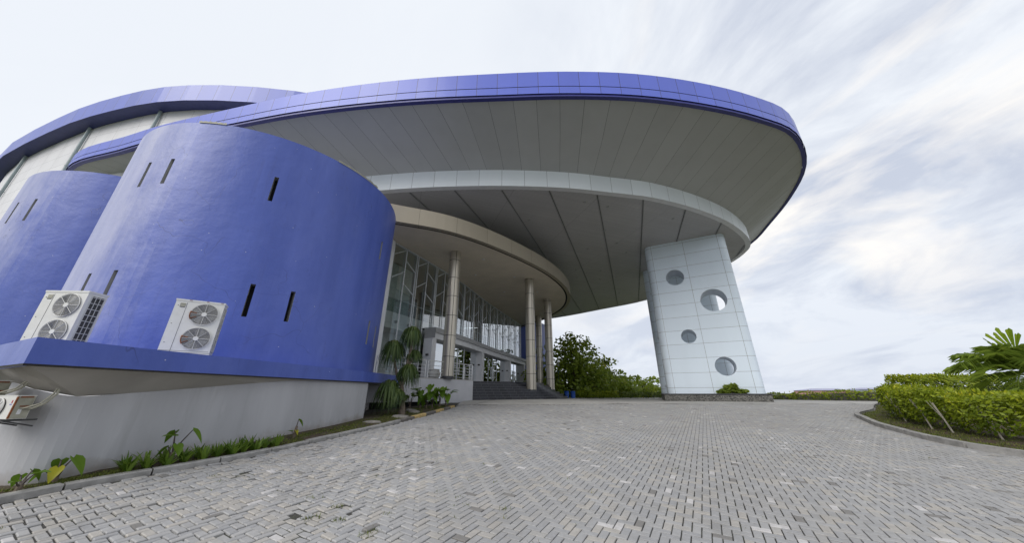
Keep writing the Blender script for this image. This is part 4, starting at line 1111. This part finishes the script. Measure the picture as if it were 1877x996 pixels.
lf.build('foliage', M['leaf_tree'], t); m = MB(); m.tube([(*bc, -.08), (*bc, .3)], [.04, .02], 6); m.build('stem', M['bark'], t)

# blue bins, teal pole
for lab, x, y in (('blue plastic bin nearest the steps', 5.82, 36.2), ('blue plastic bin further from the steps', 6.52, 36.4)):
    t = thing('rubbish_bin', lab, 'bin', (x, y, gz(x, y)), 'pair of blue bins')
    m = MB(); m.lathe([(.0, 0), (.21, 0), (.24, .3), (.25, .64), (.265, .66), (.265, .70), (.22, .70), (.20, .1), (0, .1)], (x, y, gz(x, y)), 20); m.build('barrel', M['bluebin'], t, smooth=True)
    for z in (.22, .46): mm = MB(); mm.lathe([(.245, -.015), (.262, 0), (.255, .02)], (x, y, gz(x, y)+z), 20); mm.build('hoop', M['bluebin'], t, smooth=True)
t = thing('lamp_post', 'thin teal lamp post in front of the tallest tree', 'lamp post', (5.95, 42.5, gz(6, 42.5)))
m = MB(); m.tube([(5.95, 42.5, -.8), (5.95, 42.5, 3.2)], [.06, .045], 8); m.build('pole', M['lamp'], t, smooth=True)
m = MB(); m.lathe([(.05, 0), (.16, .08), (.18, .3), (.05, .42)], (5.95, 42.5, 3.2), 10); m.build('lantern', M['white_paint'], t)

# parapet at the far east edge and what grows over it
par = thing('parapet_wall', 'low dark block parapet closing the forecourt right of the pier', 'wall', (27, 30, -.6))
PP2 = [(20, 52), (23.5, 42), (26, 34.2), (27.2, 30.5), (28.4, 27), (29.8, 23.6), (31, 21)]; PZ = [-.30, -.28, -.22, -.08, .07, .12, .14]
m = MB(); PP3 = offset2(PP2, -.25)
m.ribbon([(*p, -1.1) for p in PP2], [(*p, z) for p, z in zip(PP2, PZ)]); m.ribbon([(*p, z) for p, z in zip(PP2, PZ)], [(*p, z) for p, z in zip(PP3, PZ)]); m.ribbon([(*p, z) for p, z in zip(PP3, PZ)], [(*p, -3) for p in PP3])
m.build('block_wall', M['parapet'], par)
pzf = lambda x, y: float(np.interp(y, [p[1] for p in PP2[::-1]], PZ[::-1]))
hedge('trailing_shrub', 'yellow-green creeper growing along the top of the parapet', [tuple(p) for p in offset2(PP2[2:], -.75)], 1.0, -.55, .12, 2600, .10, 'leaf_hedge', [], 28, 'shrub', zf=pzf)

# far roofs below the hill
def shed(label, x, y, w_, d, z0, zr, roofc, wallc):
    t = thing('warehouse', label, 'building', (x, y, z0-9), 'far warehouses below the hill')
    m = MB(); m.box((x, y, z0-5), (w_, d, 10)); m.build('wall', wallc, t)
    m = MB(); a = [(x-w_*.53, y-d*.55, z0+.02), (x-w_*.30, y-d*.1, zr), (x+w_*.42, y-d*.1, zr), (x+w_*.53, y-d*.55, z0+.02)]; b = [(p[0], y+d*.55 if k in (0, 3) else y+d*.1, p[2]) for k, p in enumerate(a)]
    m.quad(a); m.quad(b[::-1]); m.ribbon(a[:2], b[:2]); m.ribbon(a[2:], b[2:]); m.ribbon(a[1:3], b[1:3]); m.build('roof', roofc, t)
rv = plain('violet_roof', (.30, .30, .42), .5); rr_ = plain('red_band', (.50, .28, .26), .6); gw = plain('pale_far_wall', (.50, .55, .62), .6)
shed('far warehouse with a violet-blue roof over a pinkish wall', 183, 200, 17, 20, 1.3, 2.4, rv, rr_)
shed('far grey warehouse with a low dark roof further right', 219, 205, 20, 20, 1.9, 2.9, rv, gw)
shed('far pale warehouse between the other two roofs', 203, 215, 18, 20, 1.0, 1.6, gw, gw)

# ---- leafy plants
def heart_leaf(mb, base, tip_dir, L, W_, droop, tone, r):
    """folded heart-shaped blade starting at base, pointing along tip_dir"""
    d = np.array(tip_dir, float); d /= np.linalg.norm(d); up = np.array((0, 0, 1.)); s = np.cross(d, up); s /= np.linalg.norm(s)+1e-9; n = np.cross(s, d)
    base = np.array(base); prof = [(-.16, .42), (.05, .95), (.28, 1.), (.55, .72), (.8, .36), (1., 0)]
    mid = [base+d*L*max(u, 0)-up*droop*L*max(u, 0)**2 for u, _ in prof]
    lft = [base+d*L*u-up*droop*L*u*abs(u)+s*W_*w_*.5+n*W_*w_*.16 for u, w_ in prof]; rgt = [base+d*L*u-up*droop*L*u*abs(u)-s*W_*w_*.5+n*W_*w_*.16 for u, w_ in prof]
    for i in range(5):
        mb.quad([mid[i], lft[i], lft[i+1], mid[i+1]], None, 0, tone); mb.quad([mid[i], mid[i+1], rgt[i+1], rgt[i]], None, 0, tone)
def taro(label, x, y, z, leaves, group, seed, stalk=None, name='taro_plant'):
    """leaves: (azimuth deg, height, reach, blade length, tone)"""
    r = np.random.default_rng(seed); t = thing(name, label, 'plant', (x, y, z), group)
    m = MB(); h = stalk or .12; m.tube([(x, y, z-.06), (x+.01, y, z+h*.6), (x+.02, y, z+h)], [.045, .04, .028], 8); m.build('stalk', M['bark'], t, smooth=True)
    for (az, hh, rc, bl, tn) in leaves:
        a = R(az); ex, ey = x+rc*math.cos(a), y+rc*math.sin(a)
        lf = MB(); heart_leaf(lf, (ex, ey, z+hh), (math.cos(a), math.sin(a), -.9 if r.random() < .6 else .3), bl*1.25, bl*.92, .25, tn, r)
        o = lf.build('leaf', M['leaf_taro'], t, merge=True, smooth=True)
        s = MB(); s.tube([(x+.02, y, z+h*.8), (x+(ex-x)*.45, y+(ey-y)*.45, z+hh*.68), (ex, ey, z+hh)], [.018, .013, .008], 6); s.build('leaf_stalk', M['stem'], o, smooth=True)
gb = lambda x, y: gz(x, y)+.03
G1 = 'taro plants in the bed under the grey wall'
taro('taro with a cut-off stump and leaves at the left edge of the view', -7.74, 5.86, gb(-7.74, 5.86), [(15, .26, .12, .17, .5), (160, .24, .10, .16, .4), (-60, .18, .12, .14, .6), (95, .30, .08, .16, .45)], G1, 31)
taro('taro with one drooping yellow leaf, near the left edge of the view', -7.70, 6.24, gb(-7.70, 6.24), [(10, .40, .14, .24, .55), (150, .36, .12, .20, .45), (-50, .27, .09, .18, .97), (200, .22, .16, .16, .5)], G1, 32)
taro('tall taro rising from the strap-leaved border plants', -6.98, 7.42, gb(-6.98, 7.42), [(170, .62, .10, .20, .4), (20, .64, .22, .24, .6), (-100, .54, .06, .20, .65), (-20, .38, .07, .19, .6), (195, .34, .10, .18, .4)], G1, 33, .24)
taro('lone cut-back taro stalk with two small leaves', -6.15, 10.02, gb(-6.15, 10.02), [(60, .50, .03, .18, .7), (-170, .20, .08, .13, .5), (-20, .24, .02, .12, .97)], G1, 34, .34)
G2 = 'dark taros by the platform wall'
r0 = np.random.default_rng(40)
for i, (px, py, h, lab) in enumerate(((-5.12, 17.2, .78, 'dark taro half hidden by the drooping palm leaves'), (-4.74, 17.6, 1.05, 'dark taro with one high leaf, second from the drooping palm'), (-4.42, 17.7, .62, 'small low taro with a bright hanging leaf before the platform wall'),
                                    (-4.14, 17.8, 1.12, 'largest broad-leaved taro by the platform wall'), (-3.86, 18.3, .95, 'taro second from the kerb end, beside the largest one'), (-3.62, 18.7, .92, 'taro nearest the end of the painted kerb'))):
    lv = [(r0.uniform(0, 360) if q > 3 else r0.uniform(-150, -20), h*r0.uniform(.6, 1.05), r0.uniform(.1, .36), r0.uniform(.30, .44), r0.uniform(.2, .8)) for q in range(7)]
    taro(lab, px, py, gb(px, py), lv, G2, 41+i, .22)
def strap_clump(label, x, y, z, n, L, seed, first=None):
    r = np.random.default_rng(seed); t = thing('strap_leaf_plant', label, 'plant', (x, y, z), 'strap-leaved border plants')
    m = MB()
    for k in range(n):
        a = r.uniform(0, 6.28); lean = r.uniform(.15, .75); l = L*r.uniform(.65, 1.15); w_ = .030*r.uniform(.8, 1.3); tn = float(r.uniform(.15, .85)); pts = []
        d = np.array((math.cos(a), math.sin(a), 0)); s = np.array((-math.sin(a), math.cos(a), 0))
        for u in np.linspace(0, 1, 5): pts.append((np.array((x, y, z))+d*(l*lean*u**1.4+.02)+np.array((0, 0, l*(u-.30*lean*u*u*1.6))), w_*(1-.85*u**2.2)*(.7+.6*u*(1-u)*2)))
        for (p, a_), (q, b_) in zip(pts, pts[1:]): m.quad([p-s*a_, p+s*a_, q+s*b_, q-s*b_], None, 0, tn)
    m.build('leaves', M['leaf_strap'], t, merge=True); return t
strips = ['first strap-leaved plant at the near end of the row', 'strap-leaved plants in the row before the tall taro', 'strap-leaved plants in the row beyond the tall taro', 'last strap-leaved plant at the far end of the row']
k = 0; NS = 27
for i in range(NS):
    y = 6.85+i*(9.1-6.85)/(NS-1); x = xl(y)-.26-.42*((i*7) % 5)/4
    lab = strips[0] if i == 0 else strips[3] if i == NS-1 else (strips[1] if y < 7.42 else strips[2])
    strap_clump(lab, x, y, gb(x, y), 13, .34*(1.0+.15*math.sin(i*2.1)), 60+i)

# shaggy many-headed palm
def pony():
    x, y = -4.82, 15.2; z = gb(x, y); t = thing('ponytail_palm', 'shaggy palm with several drooping leafy heads beside the entrance platform', 'palm', (x, y, z))
    heads = [(-4.76, 15.2, 2.78, .66, 1.05), (-5.52, 15.1, 2.08, .72, 1.05), (-4.62, 15.45, 1.75, .46, .75), (-4.72, 15.15, 1.02, .66, .95), (-5.42, 14.95, .32, .74, 1.1), (-4.98, 14.85, -.02, .5, .75)]
    tr = MB(); fk = (-4.95, 15.15, .25)
    tr.tube([(x, y, z-.1), (x-.02, y, z+.35), fk], [.17, .12, .095], 10)
    tr.tube([fk, (-4.86, 15.18, 1.0), (-4.74, 15.2, 1.9), heads[0][:3]], [.08, .065, .055, .045], 8)
    tr.tube([fk, (-5.22, 15.12, .75), (-5.42, 15.1, 1.4), heads[1][:3]], [.07, .055, .05, .04], 8)
    tr.tube([(-4.8, 15.2, 1.2), (-4.68, 15.35, 1.4), heads[2][:3]], [.05, .045, .035], 8)
    tr.tube([fk, (-4.8, 15.15, .6), heads[3][:3]], [.06, .05, .04], 8); tr.tube([(x, y, z+.4), (-5.2, 15, -.1), heads[4][:3]], [.06, .05, .04], 8)
    tr.build('trunk', M['bark'], t, smooth=True); r = np.random.default_rng(5)
    for (hx, hy, hz, rad, dr) in heads:
        m = MB()
        for k in range(430):
            a = r.uniform(0, 6.28); el = r.uniform(-.35, 1.35); L = rad*r.uniform(1.1, 1.75); d = np.array((math.cos(a)*math.cos(el), math.sin(a)*math.cos(el), math.sin(el)))
            s = np.array((-math.sin(a), math.cos(a), 0.)); s = s+r.normal(size=3)*.25; w_ = .020*r.uniform(.8, 1.4); tn = float(np.clip(.25+.35*el+r.uniform(-.25, .35)-(.1 if el < 0 else 0), 0, 1)); pts = []
            for u in np.linspace(0, 1, 6):
                p = np.array((hx, hy, hz))+d*L*(u-.42*u*u)*(1 if el > 0 else .8)+np.array((0, 0, -dr*L*.78*u**2.1)); pts.append((p, w_*(1-.8*u**2)))
            for (p, a_), (q, b_) in zip(pts, pts[1:]): m.quad([p-s*a_, p+s*a_, q+s*b_, q-s*b_], None, 0, tn)
        m.build('leaf_head', M['leaf_pony'], t, merge=True)
pony()
# palm on the island: feather fronds and a few young undivided ones
def palm():
    x, y = 19.6, 12.6; z = gz(x, y); t = thing('feather_palm', 'young palm with feathery fronds and undivided bright leaves at the right edge', 'palm', (x, y, z))
    m = MB(); top = (x, y, z+1.85); m.tube([(x, y, z-.2), (x+.03, y, z+1.0), top], [.14, .11, .09], 10); m.build('trunk', M['palebark'], t, smooth=True); r = np.random.default_rng(9)
    for (az, el, L, nn) in ((190, 20, 2.7, 25), (176, 32, 2.6, 25), (203, 4, 2.4, 22), (182, 4, 2.3, 22), (196, 44, 2.2, 22), (184, 58, 2.1, 22), (208, 56, 2.0, 22), (150, 46, 2.2, 22), (220, 30, 2.2, 22), (250, 20, 2.1, 28), (120, 30, 2.1, 28), (60, 40, 2.0, 24), (10, 30, 2.1, 24), (300, 40, 2.0, 24), (340, 50, 2.0, 24)):
        a = R(az); e = R(el); d = np.array((math.cos(a)*math.cos(e), math.sin(a)*math.cos(e), math.sin(e))); s = np.array((-math.sin(a), math.cos(a), 0)); f = MB()
        pos = lambda u: np.array(top)+d*L*u+np.array((0, 0, -.42*L*u**2.3))
        rc = MB(); rc.tube([pos(u) for u in np.linspace(0, 1, 8)], list(np.linspace(.026, .006, 8)), 6)
        for k in range(nn):
            u = .16+.84*k/(nn-1); p = pos(u); tg = pos(min(u+.02, 1.02))-p; tg /= np.linalg.norm(tg); l = .74*math.sin(math.pi*(.12+.80*u))**.7+.05; tn = float(np.clip(.4+r.uniform(-.3, .3)+.2*u, 0, 1))
            for sg in (-1, 1):
                q = s*sg*.62+tg*.62+np.array((0, 0, r.uniform(-.30, .22))); q /= np.linalg.norm(q); w_ = tg*.7+np.array((0, 0, .8))+r.normal(size=3)*.15; w_ -= q*w_.dot(q)
                w_ /= np.linalg.norm(w_); w_ *= .050; dr = np.array((0, 0, -.20*l)); mid = p+q*l*.55+dr*.25; tip = p+q*l+dr*1.2
                f.quad([p-w_*.5, p+w_*.5, mid+w_, mid-w_], None, 0, tn); f.quad([mid-w_, mid+w_, tip], None, 0, tn)
        o = f.build('frond', M['leaf_palm'], t, merge=True); rc.build('midrib', M['leaf_palm'], o, smooth=True)
    for (az, el, L) in ((200, 76, 1.6), (172, 58, 1.15), (120, 70, 1.4)):
        a = R(az); e = R(el); d = np.array((math.cos(a)*math.cos(e), math.sin(a)*math.cos(e), math.sin(e))); s = np.array((-math.sin(a), math.cos(a), 0)); n = np.cross(s, d); f = MB()
        st = np.array(top); b0 = st+d*L*.45; N = 9
        for k in range(N):
            q0, q1 = (k/N-.5)*.95, ((k+1)/N-.5)*.95
            tip = lambda q: b0+(d*math.cos(q*1.1)+s*math.sin(q*1.1))*L*.60*(1-.25*abs(q)-.22*((k*5) % 3)/2)+n*.09*(-1)**k
            f.quad([b0, tip(q0)+n*.02, tip((q0+q1)/2)+d*.07, tip(q1)-n*.02], None, 0, float(r.uniform(.3, 1)))
        o = f.build('young_leaf', M['leaf_fan'], t, merge=True); sm = MB(); sm.tube([st, b0], [.02, .012], 6); sm.build('leaf_stalk', M['leaf_palm'], o)
palm()
# stones, rod, ledge weed
for lab, x, y, s, h in (('flat mossy stone nearest the camera in the grass of the bed', -5.2, 13.0, .34, .09), ('broad flat stone under the drooping palm', -4.62, 14.4, .40, .11), ('rounded stone right of the drooping palm trunk', -4.5, 15.9, .30, .13), ('pale flat stone lying before the platform wall', -4.85, 16.6, .34, .11)):
    r = np.random.default_rng(int(y*10)); z = gb(x, y)
    m = MB(); N = 18; prof = [(.0, 1.), (.45, .97), (.78, .78), (.97, .38), (1., .05), (.9, -.5)]
    ph = r.uniform(0, 6.28)
    rings = [[(x+s*q*(1+.14*math.sin(2*a+ph)+.07*math.sin(5*a+ph))*math.cos(a), y+.72*s*q*(1+.1*math.sin(3*a+ph))*math.sin(a), z+h*hh*(1+.12*math.sin(a+ph))) for a in np.linspace(0, 2*math.pi, N, endpoint=False)] for q, hh in prof[1:]]
    m.quad(rings[0])
    for p, q in zip(rings, rings[1:]): m.ribbon(q, p, closed=True)
    o = m.build('garden_stone', M['stone'], None, merge=True, smooth=True); tag(o, lab, 'stone', 'stones in the planting bed')
t = MB(); t.tube([(-6.12, 14.1, -1.05), (-6.0, 14.2, -.55)], .022, 7); tag(t.build('metal_rod', M['ac_dark'], None), 'thin dark rod leaning on the grey wall by the culvert', 'rod')
r = np.random.default_rng(77); m = MB()
for k in range(46):
    a = r.uniform(0, 6.28); L = r.uniform(.05, .13); b = np.array((-8.46+r.normal(0, .05), 7.45+r.normal(0, .03), .82)); d = np.array((math.cos(a)*.6, math.sin(a)*.6, r.uniform(.4, 1))); s = np.array((-math.sin(a), math.cos(a), 0))*.012
    m.quad([b-s, b+s, b+d*L], None, 0, float(r.uniform(.5, 1)))
tag(m.build('ledge_weed', M['leaf_hedge'], None), 'tuft of yellow-green weed growing on the ledge by the rusty condenser', 'weed')

# grass in the beds, weeds in the paving joints
def blades(m, x, y, z, n, L, sp, r):
    for _ in range(n):
        a = r.uniform(0, 6.28); b = np.array((x+r.normal(0, sp), y+r.normal(0, sp), z)); l = L*r.uniform(.5, 1.3); d = np.array((math.cos(a)*.5, math.sin(a)*.5, r.uniform(.5, 1.))); s = np.array((-math.sin(a), math.cos(a), 0))*r.uniform(.003, .007)*(1+L*4)
        m.quad([b-s, b+s, b+d*l], None, 0, float(r.uniform(.1, 1)))
r = np.random.default_rng(88); m = MB()
for _ in range(5200):
    y = r.uniform(5.2, 19.0); a, b = xw(y), xl(y); x = r.uniform(a, b-.14)
    dens = .95 if y > 10.2 else .55
    if math.sin(x*5.1+y*1.7)+math.sin(y*3.3-x*2)+r.normal(0, .6) > dens*2.2-1.0: continue
    blades(m, x, y, gz(x, y)+.02+.05*math.sin(3.1*(x-a)/(b-a+1e-6)), 5, .05, .035, r)
tag(m.build('bed_grass', M['grass'], None), 'short patchy grass in the bed along the grey wall', 'grass', kind='stuff')
m = MB()
for _ in range(4200):
    y = r.uniform(5, 20); x = xr(y)+.16+abs(r.normal(0, 1.1)); 
    if math.sin(x*3.1+y*2.7)+r.normal(0, .7) > .75: continue
    blades(m, x, y, gz(x, y)+.05+.07*min(1, (x-xr(y))/1.2), 5, .055, .05, r)
tag(m.build('island_grass', M['grass'], None), 'thin grass and leaf litter along the island kerb', 'grass', kind='stuff')
m = MB()
def gp(px, py):
    v = ray(px, py); d = 1.85/(.06-v[2]/v[1]); return v[0]/v[1]*d, d
for (px, py, n, sp) in ((572, 913, 26, .05), (568, 950, 40, .06), (620, 928, 22, .04), (622, 953, 22, .04), (668, 982, 46, .06), (688, 973, 30, .05), (710, 943, 14, .03), (808, 903, 30, .05), (844, 912, 16, .04), (857, 927, 18, .04), (923, 934, 20, .04), (833, 950, 10, .03), (830, 928, 10, .03), (925, 951, 8, .02), (388, 874, 14, .04), (400, 883, 12, .03), (690, 873, 12, .03), (888, 852, 10, .03), (854, 880, 8, .03), (905, 885, 8, .03), (975, 996, 10, .03), (4, 970, 12, .03), (787, 771, 14, .06), (1040, 880, 8, .03), (1085, 905, 8, .02), (1240, 860, 7, .03), (1310, 845, 6, .03), (1545, 805, 6, .04), (1700, 840, 7, .04), (1830, 860, 7, .04)):
    x, y = gp(px, py); blades(m, x, y, gz(x, y)-.015, n, .055, sp, r)
for _ in range(420):
    y = r.uniform(4.5, 19.5); x = r.uniform(xl(y)+.2, min(12, 1.6*y))
    if in_right(x, y): continue
    blades(m, x, y, gz(x, y)-.016, int(r.integers(1, 4)), .035, .015, r)
tag(m.build('joint_weeds', M['grass'], None), 'small weeds growing in the paving joints', 'weeds', kind='stuff')
